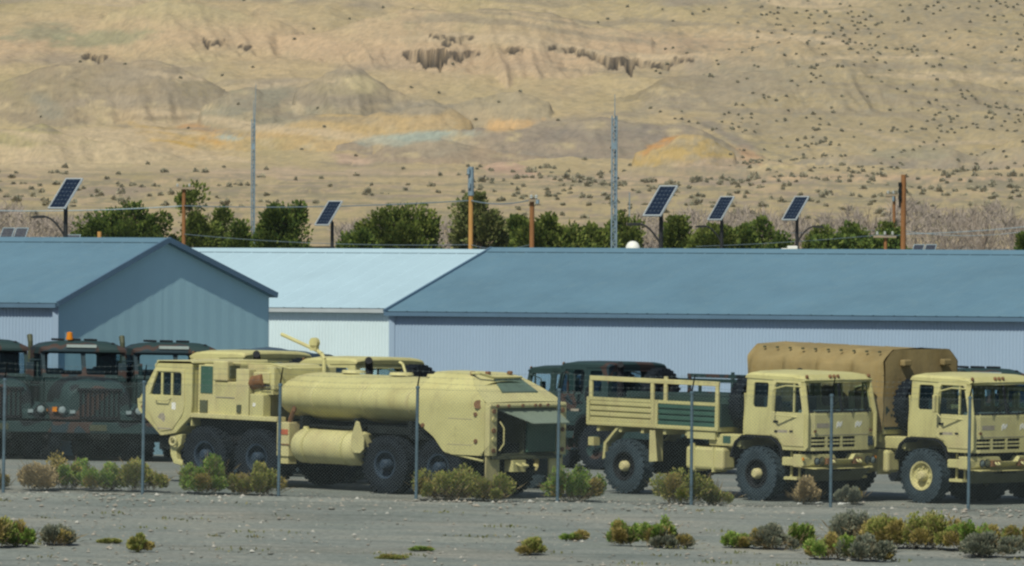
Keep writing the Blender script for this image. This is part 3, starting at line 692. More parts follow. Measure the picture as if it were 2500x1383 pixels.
    for s in (-1, 1):
        for k, (a, c2, mm) in enumerate(((x0, x0 + 1.96, T if s < 0 else M_GREENTRUCK), (x0 + 1.97, x1, M_GREEN if s < 0 else M_GREENTRUCK))):
            mf = T if s < 0 else M_GREENTRUCK
            pn = MB()
            pn.bx(a, a + .09, s * (y1 - .05), s * (y1 + .01), zf + .02, zt); pn.bx(c2 - .09, c2, s * (y1 - .05), s * (y1 + .01), zf + .02, zt)
            pn.bx(a + .09, c2 - .09, s * (y1 - .05), s * (y1 + .01), zt - .07, zt); pn.bx(a + .09, c2 - .09, s * (y1 - .05), s * (y1 + .01), zf + .02, zf + .08)
            po = pn.build('drop_side', mf, root, bevel=.008)
            bk = MB().bx(a + .09, c2 - .09, s * (y1 - .048), s * (y1 - .03), zf + .08, zt - .07); bk.build('backing_sheet', mm, po)
            for q in range(4):
                z0 = zf + .09 + q * .122
                sl = MB().bx(a + .1, c2 - .1, s * (y1 - .03), s * (y1 + .003), z0, z0 + .088); sl.build('slat', mm, po, bevel=.01)
        if s > 0: continue
        rl = MB().bx(x0 + .06, x1 - .02, s * (y1 - .07), s * (y1 - .01), zr - .1, zr); rl.build('top_rail', M_TAN2, root, bevel=.008)
        for x in (x0 + .09, x0 + 1.87, x0 + 2.25, x1 - .07):
            p = MB().bx(x - .045, x + .045, s * (y1 - .065), s * (y1 - .015), zt, zr - .1 if abs(x - x0 - 2.25) > .1 else zr + .06); p.build('stake', M_TAN2, root, bevel=.006)
    for x in (x0, x1):
        hb = MB().bx(x - .03, x + .03, -y1 + .06, y1 - .06, zf + .1, zt - .02); hb.build('end_board', M_GREENTRUCK, root)
    # spare wheel and exhaust behind the cab
    sp = wheel(root, (-.74, -.5, 2.06), R, .38, 1, M_BLACK, M_RUBBER, M_BLACK); sp.rotation_euler = (0, 0, math.radians(90)); sp.name = 'spare_wheel'
    ex = MB().cyl((-.62, .93, 1.4), (-.62, .93, 2.2), .09, .09, 12); ex.tube([(-.62, .93, 2.2), (-.62, .93, 2.55), (-.66, .98, 2.68), (-.74, 1.08, 2.73)], .085, 10); ex.build('exhaust', M_BLACK, root, smooth=40)
    fr_ = MB().bx(-.95, -.6, -1.0, -.2, 1.1, 1.2); fr_.bx(-.58, -.52, -.95, -.87, 1.1, 2.3); fr_.build('spare_carrier', T, root)
    return root
YTH = math.radians(42)
TILT = Matrix.Rotation(math.atan(-.014) * -1, 3, 'Y') @ Matrix.Rotation(0, 3, 'X')
def place(root, yaw, anchor, wp, pitch=.027, latx=-.014, scale=1):
    """stand a vehicle on the sloping lot so that its local anchor touches world point wp"""
    n = Vector((-latx, -pitch, 1)).normalized()
    q = Vector((0, 0, 1)).rotation_difference(n).to_matrix()
    Rm = q @ Matrix.Rotation(yaw, 3, 'Z')
    root.rotation_mode = 'XYZ'; root.rotation_euler = Rm.to_euler(); root.scale = (scale,) * 3
    root.location = Vector(wp) - Rm @ (Vector(anchor) * scale)
def wpt(px, d): x = at(px, 1200, d).x; return gpt(x, d)
G_CARGO = 'flat fronted cargo trucks parked behind the fence'
lm = cargo_truck(); tag(lm, 'tan cargo truck with an open slatted bed and one dark green side panel', 'truck', G_CARGO)
index_kids()
NA = (0, -1.19, 0)
place(lm, -YTH, NA, wpt(1843, 248.8), .024)
def variant(label, yaw, anchor, wp, swap=None, skip=(), **k):
    o = copy_tree(FULL, None, swap, skip); o['label'] = label; place(o, yaw, anchor, wp, **k); return o
FULL = lm
lm2 = variant('tan cargo truck with a brown canvas cover over its bed', -YTH, NA, wpt(2246, 249.3), {M_GREEN: M_TAN}, pitch=.024)
lm3 = variant('tan cab-over truck at the right edge, seen through the windows of the covered truck', -YTH, NA, wpt(2680, 248.9), {M_GREEN: M_TAN}, ('mirror',), pitch=.02)
# near side mirror is folded away on the first truck: only its bracket shows
for ch in kids(lm):
    if ch.name.split('.')[0] == 'mirror' and ch.data.vertices[0].co.y < 0:
        for g_ in kids(ch): bpy.data.objects.remove(g_)
        bpy.data.objects.remove(ch)
FULL = lm2; index_kids()
# tan wheel faces on the covered truck
for ch in kids(lm2):
    if ch.name.split('.')[0] == 'wheel':
        ch.material_slots[0].link = 'OBJECT'; ch.material_slots[0].material = M_TAN2
AWAY = math.pi - YTH
CR = (-.36, 1.15, 0)
GREENSWAP = {M_TAN: M_GREENTRUCK, M_TAN2: M_GREENTRUCK, M_RUBDUST: M_RUBBER}
CAMOSWAP = {M_TAN: M_CAMO, M_TAN2: M_CAMO, M_RUBDUST: M_RUBBER, M_GREEN: M_CAMO, M_WHITE: M_CAMO}
GREENSWAP.update({M_GREEN: M_GREENTRUCK, M_WHITE: M_GREENTRUCK})
BEDSKIP = ('top_rail', 'stake', 'drop_side', 'bed_floor', 'end_board', 'tail_lamp', 'mudguard', 'mudflap', 'bed_bracket')
la = variant('tan cab-over truck behind the tanker body, black exhaust and spare wheel at its cab', AWAY, CR, wpt(858, 254.6), {M_GREEN: M_TAN}, BEDSKIP, pitch=.0)
lb = variant('tan cab-over truck behind the cab of the tanker, only its roof and spare wheel showing', AWAY, CR, wpt(585, 260.5), {M_GREEN: M_TAN}, BEDSKIP, pitch=.0)
lc = variant('dark green cab-over truck with see-through cab windows right of the tanker tail', AWAY, CR, wpt(1392, 276), GREENSWAP, pitch=0, scale=.87)
ld = variant('camouflaged cab-over truck behind the open slatted bed of the tan truck', AWAY, CR, wpt(1478, 274), CAMOSWAP, pitch=0, scale=.92)
# canvas cover over the second bed
def canvas_cover(parent):
    secs = []; nx = 72; rng = np.random.RandomState(4)
    x0, x1 = -4.92, -1.04
    prof = []
    zt, zs, zb = 3.30, 3.00, 1.50; yw = 1.235
    for t in np.linspace(0, 1, 16): prof.append((-yw, zb + (zs - zb) * t))
    for t in np.linspace(0, 1, 6)[1:]: prof.append((-yw + .30 * t, zs + (zt - .04 - zs) * t ** .85))
    half = prof[:]
    for t in np.linspace(0, 1, 8)[1:]: half.append((-(yw - .30) * (1 - t), zt - .04 + .04 * t))
    full = half + [(-y, z) for y, z in reversed(half[:-1])]
    xs_ = np.linspace(x0, x1, nx); vs = []; m = len(full)
    bows = np.linspace(x0, x1, 5)
    for i, x in enumerate(xs_):
        k = np.min(np.abs(bows - x)) / ((x1 - x0) / 8)     # 0 at bow, 1 midway
        for j, (y, z) in enumerate(full):
            s = np.clip((z - 1.5) / 1.8, 0, 1)
            n = float(fbm(np.array(x * 1.7 + z * .9), np.array(z * 1.2 + (5 if y > 0 else 0)), 3, 50)) - .5
            fold = float(fbm(np.array(x * 5 - z * 1.6), np.array(z * .35), 2, 60)) - .5
            dy = (-.17 * min(1, k * 2.2) ** .7 * (1 - abs(2 * s - 1) ** 2.5) + n * .13 + fold * .13 * (1 - s)) * (1 if abs(y) > .6 else 0)
            dz = -.07 * k * (1 if s > .8 else 0) + n * .03
            vs.append((x, y + math.copysign(dy, y) if abs(y) > .01 else y, z + dz if z > 1.52 else z))
    fs = []
    for i in range(nx - 1):
        for j in range(m - 1): fs.append((i * m + j, i * m + j + 1, (i + 1) * m + j + 1, (i + 1) * m + j))
    mb = MB().add(vs, fs)
    o = mb.build('canvas_cover', M_CANVAS, parent, smooth=50)
    # end curtains with hanging folds
    for x, sg in ((x0, -1), (x1, 1)):
        vs = []; fs = []; nu, nv = 26, 14
        for a in range(nu):
            u = a / (nu - 1)
            y = -yw + .015 + (2 * yw - .03) * u
            e = min(u, 1 - u) * 2 * yw
            top = zt - .03 if e > .38 else zs + (zt - .03 - zs) * math.sin(e / .38 * math.pi / 2)
            for b in range(nv):
                v = b / (nv - 1); z = zb + .1 + (top - zb - .1) * v
                w = float(fbm(np.array(y * 2.2 + v * 1.2), np.array(v * 1.2), 3, 81)) - .5
                vs.append((x + sg * (w * .16 * (1 - abs(2 * v - 1) ** 3)), y, z))
        for a in range(nu - 1):
            for b in range(nv - 1): fs.append((a * nv + b, (a + 1) * nv + b, (a + 1) * nv + b + 1, a * nv + b + 1))
        MB().add(vs, fs).build('end_curtain', M_CANVAS, o, smooth=50)
    for i, x in enumerate(np.linspace(x0 + .35, x1 - .25, 10)):
        MB().box((x, -yw + .13, 3.21), (.05, .05, .04)).build('eyelet', M_OLIVE, o)
    for y in (-.62, .72):
        MB().box((x1 + .09, y, 2.98), (.14, .26, .14)).build('bow_pocket', M_CANVAS, o, bevel=.03)
    MB().tube([(x0, -yw - .02, 2.72), (x0 + 1.9, -yw - .03, 2.68), (x1, -yw - .02, 2.72)], .006, 5).build('tie_rope', M_OLIVE, o)
    return o
canvas_cover(lm2)

# ------------------------------------------------------------------ tanker (x forward, y left; origin on the ground under the rearmost axle)
M_HATCH = paint('grey_green_hatch', (.10, .15, .12), .5, .15, 3)
M_REDP = paint('faded_red_paint', (.42, .12, .06), .6, .2, 6)
def tanker():
    root = empty('tank_truck'); T = M_TAN; R = .66
    AX = (0, 1.55, 5.34, 6.9)
    for a in AX:
        for s in (-1, 1): wheel(root, (a, s * 1.0, R), R, .42, s, M_BLUERIM, M_RUBBER, M_BLUERIM, rimr=.47, hub_r=.2, deep=.16, nl=30)
        x = MB().cyl((a, -.8, R), (a, .8, R), .12, .12, 10); x.lathe([(-.26, .02), (-.2, .24), (.2, .24), (.26, .02)], (a, 0, R), (0, 1, 0), 12); x.build('axle', M_CHASSIS, root, smooth=40)
    c = MB()
    for y in (-.45, .45): c.bx(-1.3, 8.6, y - .06, y + .06, .95, 1.3)
    for x in np.linspace(-1.2, 8, 8): c.bx(x - .06, x + .06, -.45, .45, 1.0, 1.25)
    c.bx(-.6, 2.3, -.95, .95, 1.34, 1.5); c.bx(5.0, 7.6, -.75, .75, .8, 1.45); c.bx(2.2, 5, -.3, .3, .7, 1.0)
    c.build('chassis', M_CHASSIS, root, bevel=.01)
    # faceted cab
    yw = 1.2
    prof = [(8.92, 1.62), (8.95, 1.86), (8.86, 1.90), (8.42, 2.60), (8.36, 2.70), (7.36, 2.72), (7.30, 2.70), (7.30, 1.75), (7.34, 1.5), (7.78, 1.12), (8.22, 1.05)]
    dwin = [(8.54, 1.98), (8.54, 2.02), (8.33, 2.5), (7.66, 2.5), (7.62, 2.46), (7.62, 1.98)]
    for s in (-1, 1):
        f = lambda u, v, t, s=s: Vector((u, s * (yw - t), v))
        MB().plate(prof, [dwin], f, 0, .05).build('cab_side', T, root, bevel=.01)
        do = MB().plate([(8.72, 1.9), (8.40, 2.58), (7.52, 2.58), (7.50, 1.75), (7.56, 1.55), (7.86, 1.2), (8.22, 1.15), (8.62, 1.62)], [[(8.56, 1.96), (8.34, 2.52), (7.65, 2.52), (7.6, 2.47), (7.6, 1.96)]], f, -.02, .012).build('door', M_TAN2, root, bevel=.008)
        for a, b in ((7.63, 7.88), (7.93, 8.18), (8.23, 8.53)):
            if b > 8.4: q = [(a, 1.99), (8.52, 1.99), (8.34, 2.49), (a, 2.49)]
            else: q = rect(a, b, 1.99, 2.49)
            MB().plate(q, [], f, .02, .028).build('door_window', M_GLASSD, root)
        for a in (7.905, 8.205): MB().bx(a - .028, a + .028, s * (yw - .05), s * (yw - .002), 1.98, 2.5).build('window_bar', T, do)
        MB().tube([(8.38, s * (yw + .015), 1.94), (8.3, s * (yw + .09), 1.86), (7.95, s * (yw + .09), 1.86), (7.9, s * (yw + .015), 1.93)], .014).build('handle', T, do)
        MB().bx(7.76, 7.88, s * yw - .01, s * yw + .0215, 1.66, 1.82).build('white_marking', M_WHITE, do)
        MB().prism([(8.2, 1.42), (8.3, 1.46), (8.24, 1.55), (8.12, 1.58), (8.06, 1.47), (8.1, 1.35)], f, -.0215, -.015).build('stencil_mark', M_DECAL, do)
        MB().bx(7.9, 8.3, s * yw - .01, s * yw + .0215, 1.2, 1.23).build('stencil_mark', M_DECAL, do)
        MB().bx(8.72, 8.8, s * yw - .01, s * yw + .03, 1.66, 1.72).build('turn_lamp', M_RUST, root)
        MB().bx(8.74, 8.86, s * yw - .01, s * yw + .02, 1.8, 1.86).build('turn_lamp', M_TAN2, root)
        # lower cab bracket with tow eye
        MB().prism([(7.62, 1.1), (7.98, 1.05), (7.96, .62), (7.86, .42), (7.6, .38), (7.6, .45), (7.76, .52), (7.8, .72), (7.66, .85)], f, .05, .2).build('cab_bracket', T, root, bevel=.015)
        e = MB(); pts = [Vector((7.82 + .09 * math.cos(t), s * (yw + .02), .93 + .09 * math.sin(t))) for t in [2 * math.pi * i / 14 for i in range(15)]]; e.tube(pts, .03); e.build('tow_eye', M_TAN2, root)
    fx = lambda u, v, t: Vector((u, t, v))
    sh = MB()
    segs = [((8.92, 1.62), (8.95, 1.86)), ((8.42, 2.60), (8.36, 2.70)), ((8.36, 2.70), (7.36, 2.72)), ((7.36, 2.72), (7.30, 2.70)), ((8.22, 1.05), (8.92, 1.62)), ((7.34, 1.5), (7.78, 1.12)), ((7.78, 1.12), (8.22, 1.05))]
    for (a, b), (c_, d_) in segs:
        dx, dz = c_ - a, d_ - b; l = math.hypot(dx, dz); nx_, nz_ = dz / l * .03, -dx / l * .03
        cx, cz = 8.1, 1.9
        if (a - cx) * nx_ + (b - cz) * nz_ > 0: nx_, nz_ = -nx_, -nz_
        sh.prism([(a, b), (c_, d_), (c_ + nx_, d_ + nz_), (a + nx_, b + nz_)], fx, -yw + .051, yw - .051)
    sh.build('cab_shell', T, root)
    rl = MB().prism([(7.28, 2.725), (7.36, 2.77), (8.3, 2.75), (8.4, 2.70), (8.44, 2.62), (8.40, 2.61), (8.36, 2.77), (7.3, 2.79)], fx, -yw - .01, yw + .01); rl.build('cab_roof', M_TAN2, root, bevel=.02)
    wf = lambda u, v, t: Vector((8.86 - (v - 1.9) * .6286 - t, u, v))
    MB().plate(rect(-1.14, 1.14, 1.9, 2.6), [rect(-1.05, -.05, 1.98, 2.54), rect(.05, 1.05, 1.98, 2.54)], wf, 0, .05).build('windscreen_frame', T, root)
    for a, b in ((-1.05, -.05), (.05, 1.05)): MB().plate(rect(a + .004, b - .004, 1.984, 2.536), [], wf, .02, .03).build('windscreen', M_GLASSD, root)
    MB().plate(rect(-1.14, 1.14, 1.3, 2.7), [], lambda u, v, t: Vector((7.33 + t, u, v)), 0, .04).build('cab_rear_wall', T, root)
    MB().bx(7.5, 8.6, -1.1, 1.1, 1.3, 1.36).build('cab_floor', M_INT, root)
    for y in (-.6, .6): MB().bx(7.6, 8.0, y - .25, y + .25, 1.36, 1.7).bx(7.5, 7.6, y - .25, y + .25, 1.4, 2.2).build('seat', M_INT, root, bevel=.04)
    MB().bx(8.5, 8.85, -1.1, 1.1, 1.5, 1.9).build('dashboard', M_INT, root)
    MB().bx(8.05, 8.45, -1.0, 1.0, .72, .98).build('front_bumper', M_CHASSIS, root, bevel=.02)
    # second row behind the cab: side window, air box, engine housing
    MB().bx(6.72, 7.28, .85, 1.02, 1.55, 2.70).build('rear_cab_side', M_TAN2, root, bevel=.012)
    MB().bx(6.84, 7.2, 1.02, 1.035, 2.06, 2.68).build('side_window', M_GREEN, root, bevel=.01)
    MB().bx(6.98, 7.2, 1.02, 1.05, 1.62, 1.9).build('access_panel', M_OLIVE, root)
    MB().bx(6.72, 7.28, -1.1, .85, 1.5, 2.72).build('engine_cover', T, root, bevel=.02)
    MB().bx(6.3, 6.74, .7, 1.14, 2.36, 2.82).build('air_filter_box', M_TAN2, root, bevel=.03)
    MB().bx(6.26, 6.3, .78, 1.08, 2.42, 2.72).build('filter_grille', M_OLIVE, root)
    MB().bx(6.06, 6.7, .62, 1.1, 1.55, 2.35).build('equipment_locker', T, root, bevel=.02)
    MB().bx(6.1, 6.66, 1.1, 1.112, 1.98, 2.0).build('panel_seam', M_DECAL, root)
    MB().bx(5.3, 6.06, -1.0, .9, 1.52, 2.1).build('engine_housing', T, root, bevel=.03)
    MB().bx(5.66, 6.04, .9, 1.14, 1.56, 2.66).build('side_locker', M_TAN2, root, bevel=.02)
    MB().bx(5.86, 5.98, 1.14, 1.17, 1.66, 1.84).build('latch_plate', M_OLIVE, root)
    MB().bx(5.2, 5.6, .9, 1.16, 1.58, 2.1).build('valve_locker', T, root, bevel=.02)
    MB().bx(5.42, 5.5, 1.16, 1.168, 1.82, 1.9).build('white_marking', M_WHITE, root)
    MB().bx(5.06, 5.62, .3, 1.0, 2.1, 2.2).build('deck_plate', T, root)
    MB().bx(5.04, 5.28, -1.0, 1.0, 2.2, 2.72).bx(5.28, 6.3, -1.0, .5, 2.2, 2.76).build('cooling_housing', M_TAN2, root, bevel=.03)
    MB().cyl((5.9, .98, 2.3), (5.32, .98, 2.42), .16, .16, 14).build('exhaust_muffler', M_RUST, root, smooth=40)
    MB().bx(5.14, 5.62, .75, 1.04, 2.34, 2.6).build('air_intake', M_TAN2, root, bevel=.02)
    MB().bx(5.1, 5.5, 1.04, 1.05, 2.28, 2.32).bx(5.1, 5.4, 1.04, 1.05, 2.2, 2.225).build('vent_slot', M_BLACK, root)
    MB().tube([(6.6, .95, 2.76), (5.2, .95, 2.8), (4.6, .9, 2.70)], .022).build('hand_rail', T, root)
    # deck edge over the front bogie
    for s in (-1, 1):
        MB().bx(4.75, 7.34, s * .9, s * 1.2, 1.5, 1.6).build('deck_edge', M_TAN2, root, bevel=.01)
        MB().bx(4.76, 7.3, s * .86, s * .9, .95, 1.5).build('wheel_arch', M_BLACK, root)
    # tank: elliptical shell with domed ends
    zc = 2.08; ra, rb = 1.2, .54
    x0, x1 = 5.02, .35
    prof = [(x0, .0), (x0 - .005, .3), (x0 - .05, .6), (x0 - .14, .84), (x0 - .28, .96), (x0 - .45, 1.0), (x1, 1.0), (x1 - .5, 1.0), (x1 - 1.2, 1.0)]
    n = 44; vs = []; fs = []
    for x, k in prof:
        for i in range(n):
            t = 2 * math.pi * i / n; c_, s_ = math.cos(t), math.sin(t); e = 2 / 2.05
            vs.append((x, ra * k * math.copysign(abs(c_) ** e, c_), zc + rb * k * math.copysign(abs(s_) ** e, s_)))
    m = len(prof)
    for a in range(1, m):
        for i in range(n): j = (i + 1) % n; fs.append(((a - 1) * n + i, (a - 1) * n + j, a * n + j, a * n + i))
    MB().add(vs, fs).build('tank', T, root, smooth=50)
    for x in (3.75, 2.3, .95):
        wb = MB(); vs = []; fs = []
        for xx, kk in ((x - .035, 1.001), (x - .03, 1.012), (x + .03, 1.012), (x + .035, 1.001)):
            for i in range(n):
                t = 2 * math.pi * i / n; c_, s_ = math.cos(t), math.sin(t); e = 2 / 2.05
                vs.append((xx, ra * kk * math.copysign(abs(c_) ** e, c_), zc + rb * kk * math.copysign(abs(s_) ** e, s_)))
        for a in range(3):
            for i in range(n): j = (i + 1) % n; fs.append((a * n + i, a * n + j, (a + 1) * n + j, (a + 1) * n + i))
        wb.add(vs, fs).build('tank_band', M_TAN2, root, smooth=40)
    MB().tube([(4.4, .75, 1.45), (3.0, .8, 1.42), (2.45, .8, 1.5), (1.2, .8, 1.52)], .045).build('fuel_pipe', M_CHASSIS, root)
    MB().tube([(.1, 1.16, 2.0), (-.35, 1.17, 2.02)], .012).build('grab_handle', M_TAN, root)
    for z in (1.2, 1.78): MB().bx(-1.0, -.3, 1.226, 1.234, z, z + .011).build('panel_seam', M_DECAL, root)
    for x in (4.2, 2.6, 1.0):
        MB().bx(x - .05, x + .05, -1.0, 1.0, 1.3, 1.66).build('tank_cradle', M_CHASSIS, root)
    MB().bx(.6, 4.4, -.3, .3, 2.56, 2.60).build('top_walkway', M_TAN2, root)
    for x in (3.6, 2.2, 1.1): MB().cyl((x, 0, 2.64), (x, 0, 2.70), .27, .25, 18).build('manhole', M_TAN2, root, smooth=40)
    # rear pump cabinet: side plates with sloping top and the cut-away lower edge
    sp = [(.55, 1.66), (.45, 1.56), (.12, 1.36), (-.18, 1.04), (-.42, .98), (-1.28, .98), (-1.36, 1.1), (-1.36, 2.12), (-1.28, 2.24), (-.55, 2.72), (-.2, 2.79), (.6, 2.79), (.62, 2.2)]
    for s in (-1, 1):
        f = lambda u, v, t, s=s: Vector((u, s * (yw + .03 - t - 1.25 * max(0, v - 2.1) ** 2), v))
        fp = []
        for (a, b), (c_, d_) in zip(sp, sp[1:] + sp[:1]):
            k = max(1, int(abs(d_ - b) / .1)); fp += [(a + (c_ - a) * i / k, b + (d_ - b) * i / k) for i in range(k)]
        MB().plate(fp, [], f, 0, .03).build('cabinet_side', T, root, smooth=40)
        for x, z in ((.42, 1.6), (-1.12, 1.3), (-1.1, 1.9)):
            q = MB(); disc(q, (x, s * (yw + .03), z), (0, 1, 0), .05, .05, 10); q.build('side_reflector', M_RUST, root)
        q = MB(); disc(q, (-1.16, s * (yw + .01), 2.12), (-.4, s, .2), .1, .08, 14); q.build('work_lamp', M_RUST, root)
        # rear post with tail lamps and mud flap
        MB().bx(-1.5, -1.36, s * .98, s * 1.23, .98, 2.1).build('rear_post', M_TAN2, root, bevel=.015)
        for k, z in enumerate((1.1, 1.35, 1.55, 1.8, 1.98)):
            q = MB(); disc(q, (-1.51, s * 1.1, z), (1, 0, 0), .055, .04, 12); q.build('tail_lamp', M_RUST if k % 2 == 0 else M_TAN, root)
        MB().bx(-1.42, -1.38, s * .8, s * 1.22, .4, .96).build('mud_flap', M_TAN2, root)
        MB().tube([(-.2, s * 1.18, 1.02), (-1.3, s * 1.18, .86)], .03).build('flap_stay', T, root)
        MB().prism([(-.75, 1.5), (.62, 1.5), (.9, 1.34), (.9, 1.26), (-.75, 1.26)], lambda u, v, t, s=s: Vector((u, s * t, v)), .55, 1.1).build('wheel_arch', M_CHASSIS, root)
    # top of the cabinet: sloping lids, one lid green grey
    ct = MB(); vs = []; fs = []
    for x, z in ((.6, 2.79), (.2, 2.79), (-.2, 2.79), (-.55, 2.72), (-.8, 2.556), (-1.05, 2.392), (-1.28, 2.24), (-1.38, 2.165)):
        w = yw + .01 - 1.25 * max(0, z - 2.1) ** 2
        for u in np.linspace(-1, 1, 9): vs.append((x, u * w, z + .02 * (1 - u * u)))
    for a in range(7):
        for b_ in range(8): fs.append((a * 9 + b_, a * 9 + b_ + 1, (a + 1) * 9 + b_ + 1, (a + 1) * 9 + b_))
    ct.add(vs, fs).build('cabinet_top', M_TAN2, root, smooth=40)
    MB().add([(-.68, -.62, 2.65), (-.68, .22, 2.65), (-1.12, .42, 2.36), (-1.12, -.72, 2.36), (-.68, -.62, 2.685), (-.68, .22, 2.685), (-1.12, .42, 2.395), (-1.12, -.72, 2.395)], [(0, 1, 2, 3), (4, 7, 6, 5), (0, 4, 5, 1), (3, 2, 6, 7), (0, 3, 7, 4), (1, 5, 6, 2)]).build('top_hatch', M_HATCH, root)
    MB().tube([(-.5, .72, 2.79), (-.7, .72, 2.8), (-.75, .3, 2.70), (-.75, -.6, 2.70)], .03).build('grab_rail', T, root)
    for y in (.68, .2, -.5): MB().box((-.5, y, 2.79), (.1, .1, .08)).build('roof_lamp', M_RUST, root, bevel=.02)
    # open pump compartment at the rear
    MB().prism([(-1.3, 2.16), (-1.5, 2.16), (-1.52, 2.1), (-1.5, 2.05), (-1.3, 2.05)], fx, -1.22, 1.22).build('rear_header', M_TAN2, root, bevel=.015)
    for y in (-.95, -.6, -.35, -.2, .2, .65, 1.0):
        q = MB(); disc(q, (-1.53, y, 2.1), (1, 0, 0), .04, .03, 10); q.build('clearance_lamp', M_RUST, root)
    MB().bx(-.5, -.46, -.97, .97, 1.0, 2.1).build('compartment_back', M_OLIVE, root)
    MB().bx(-1.4, -.5, -.97, .97, .98, 1.02).build('compartment_floor', M_OLIVE, root)
    MB().bx(-1.38, -.5, -.03, 0, 1.02, 1.8).build('compartment_divider', M_OLIVE, root)
    MB().bx(-1.45, -1.40, -.95, -.05, 1.05, 1.72).build('rear_door', M_GREEN, root)
    MB().add([(-1.36, -.95, 2.05), (-1.36, .9, 2.05), (-1.85, .2, 1.72), (-1.85, -.95, 1.72), (-1.36, -.95, 2.03), (-1.36, .9, 2.03), (-1.85, .2, 1.7), (-1.85, -.95, 1.7)], [(0, 1, 2, 3), (4, 7, 6, 5), (0, 4, 5, 1), (3, 2, 6, 7), (0, 3, 7, 4), (1, 5, 6, 2)]).build('raised_flap', paint('pale_green_panel', (.2, .25, .2), .5, .1), root, label='pale raised compartment flap')
    for y in (.3, .62): MB().lathe([(0, .16), (.12, .16), (.14, .1), (.14, .001)], (-.9, y, 1.35), (-1, 0, 0), 14).build('hose_reel', M_CHASSIS, root)
    MB().tube([(-1.5, .9, 1.75), (-1.58, .85, 1.6), (-1.58, .85, 1.25), (-1.5, .9, 1.1)], .018).build('grab_handle', T, root)
    MB().bx(-1.5, -1.2, -1.1, 1.1, .9, .97).build('rear_bumper', M_OLIVE, root, bevel=.01)
    p = MB().bx(-1.55, -1.3, .1, .5, .62, .88); p.tube([(-1.55, .2, .8), (-1.7, .2, .75), (-1.7, .4, .75), (-1.55, .4, .8)], .03); p.build('tow_hitch', T, root)
    # side fuel cylinder, its end plate and the ladder box
    MB().lathe([(4.32, .001), (4.31, .2), (4.26, .33), (4.16, .385), (2.4, .385), (2.33, .34), (2.30, .2), (2.30, .001)], (0, .93, .98), (1, 0, 0), 28).build('fuel_cylinder', M_TAN2, root, smooth=40)
    for x in (3.9, 2.75): MB().lathe([(x - .03, .39), (x - .03, .4), (x + .03, .4), (x + .03, .39)], (0, .93, .98), (1, 0, 0), 28).build('cylinder_strap', T, root)
    MB().cyl((4.1, .95, 1.34), (4.1, .95, 1.42), .07, .06).build('filler_cap', T, root)
    MB().prism([(2.28, 1.62), (2.2, 1.6), (2.04, 1.2), (2.05, .98), (2.14, .9), (2.34, .9), (2.42, 1.0), (2.4, 1.3)], lambda u, v, t: Vector((u, t, v)), 1.3, 1.34).build('hanging_plate', M_TAN2, root, bevel=.01)
    MB().bx(4.38, 4.74, .6, 1.2, .72, 1.5).build('step_locker', M_TAN2, root, bevel=.02)
    MB().bx(4.36, 4.7, 1.2, 1.215, .98, 1.01).build('step_tread', M_RUST, root)
    MB().bx(4.40, 4.66, 1.2, 1.214, 1.22, 1.34).build('warning_plate', M_REDP, root)
    MB().bx(4.42, 4.7, .9, 1.16, .56, .72).build('step', T, root)
    MB().tube([(4.5, 1.05, 1.5), (4.35, 1.1, 1.75), (4.3, 1.05, 1.95)], .05).build('fill_pipe', M_RUST, root, smooth=40)
    # fuel dispensing boom on top
    b = MB().tube([(4.95, -.5, 2.5), (4.95, -.5, 2.9), (5.03, -.5, 3.02), (5.2, -.52, 3.09), (6.6, -.9, 3.40)], .045, 8); bo = b.build('davit_arm', M_TAN2, root, smooth=40)
    q = MB(); disc(q, (5.25, -.5, 3.26), (0, 1, 0), .12, .1, 14); q.bx(5.16, 5.34, -.55, -.45, 3.08, 3.2); q.build('winch_drum', T, bo)
    MB().tube([(2.75, -.8, 2.5), (2.9, -.8, 2.86), (3.0, -.8, 2.9)], .03).build('vent_pipe', M_TAN2, root)
    return root
tk = tanker(); tag(tk, 'long tan fuel tanker with a faceted cab and a big cylindrical tank', 'truck')
place(tk, AWAY, (0, 1.2, 0), wpt(1067, 247.75), .021); tk.scale = (1, 1, .955)

# low trailer with a rounded tarpaulin behind the tanker cab
def tarp_trailer():
    root = empty('covered_trailer'); tag(root, 'blue-grey tarpaulin top of a trailer rising behind the tanker cab and the white wall', 'trailer')
    n = 15; vs = []; fs = []
    for i, x in enumerate(np.linspace(-1.6, 1.6, 9)):
        for j in range(n):
            t = math.pi * j / (n - 1); e = .7
            vs.append((x, 1.15 * math.copysign(abs(math.cos(t)) ** e, math.cos(t)), 1.5 + (1.32 - .12 * abs(x) / 1.6 - .03 * (i % 2)) * abs(math.sin(t)) ** .8))
    for i in range(8):
        for j in range(n - 1): fs.append((i * n + j, i * n + j + 1, (i + 1) * n + j + 1, (i + 1) * n + j))
    fs += [tuple(range(n)), tuple(range(8 * n, 9 * n))]
    MB().add(vs, fs).build('tarpaulin', paint('blue_grey_tarpaulin', (.05, .085, .125), .85, .15, 2), root, smooth=40)
    MB().bx(-1.6, 1.6, -1.1, 1.1, .95, 1.5).build('bed', M_GREENTRUCK, root, bevel=.02)
    for s in (-1, 1): wheel(root, (0, s * .95, .5), .5, .3, s, M_BLACK)
    MB().bx(1.6, 2.8, -.08, .08, .8, .95).build('drawbar', M_CHASSIS, root)
    return root
tt = tarp_trailer(); place(tt, AWAY, (0, 0, 0), wpt(650, 268), 0)
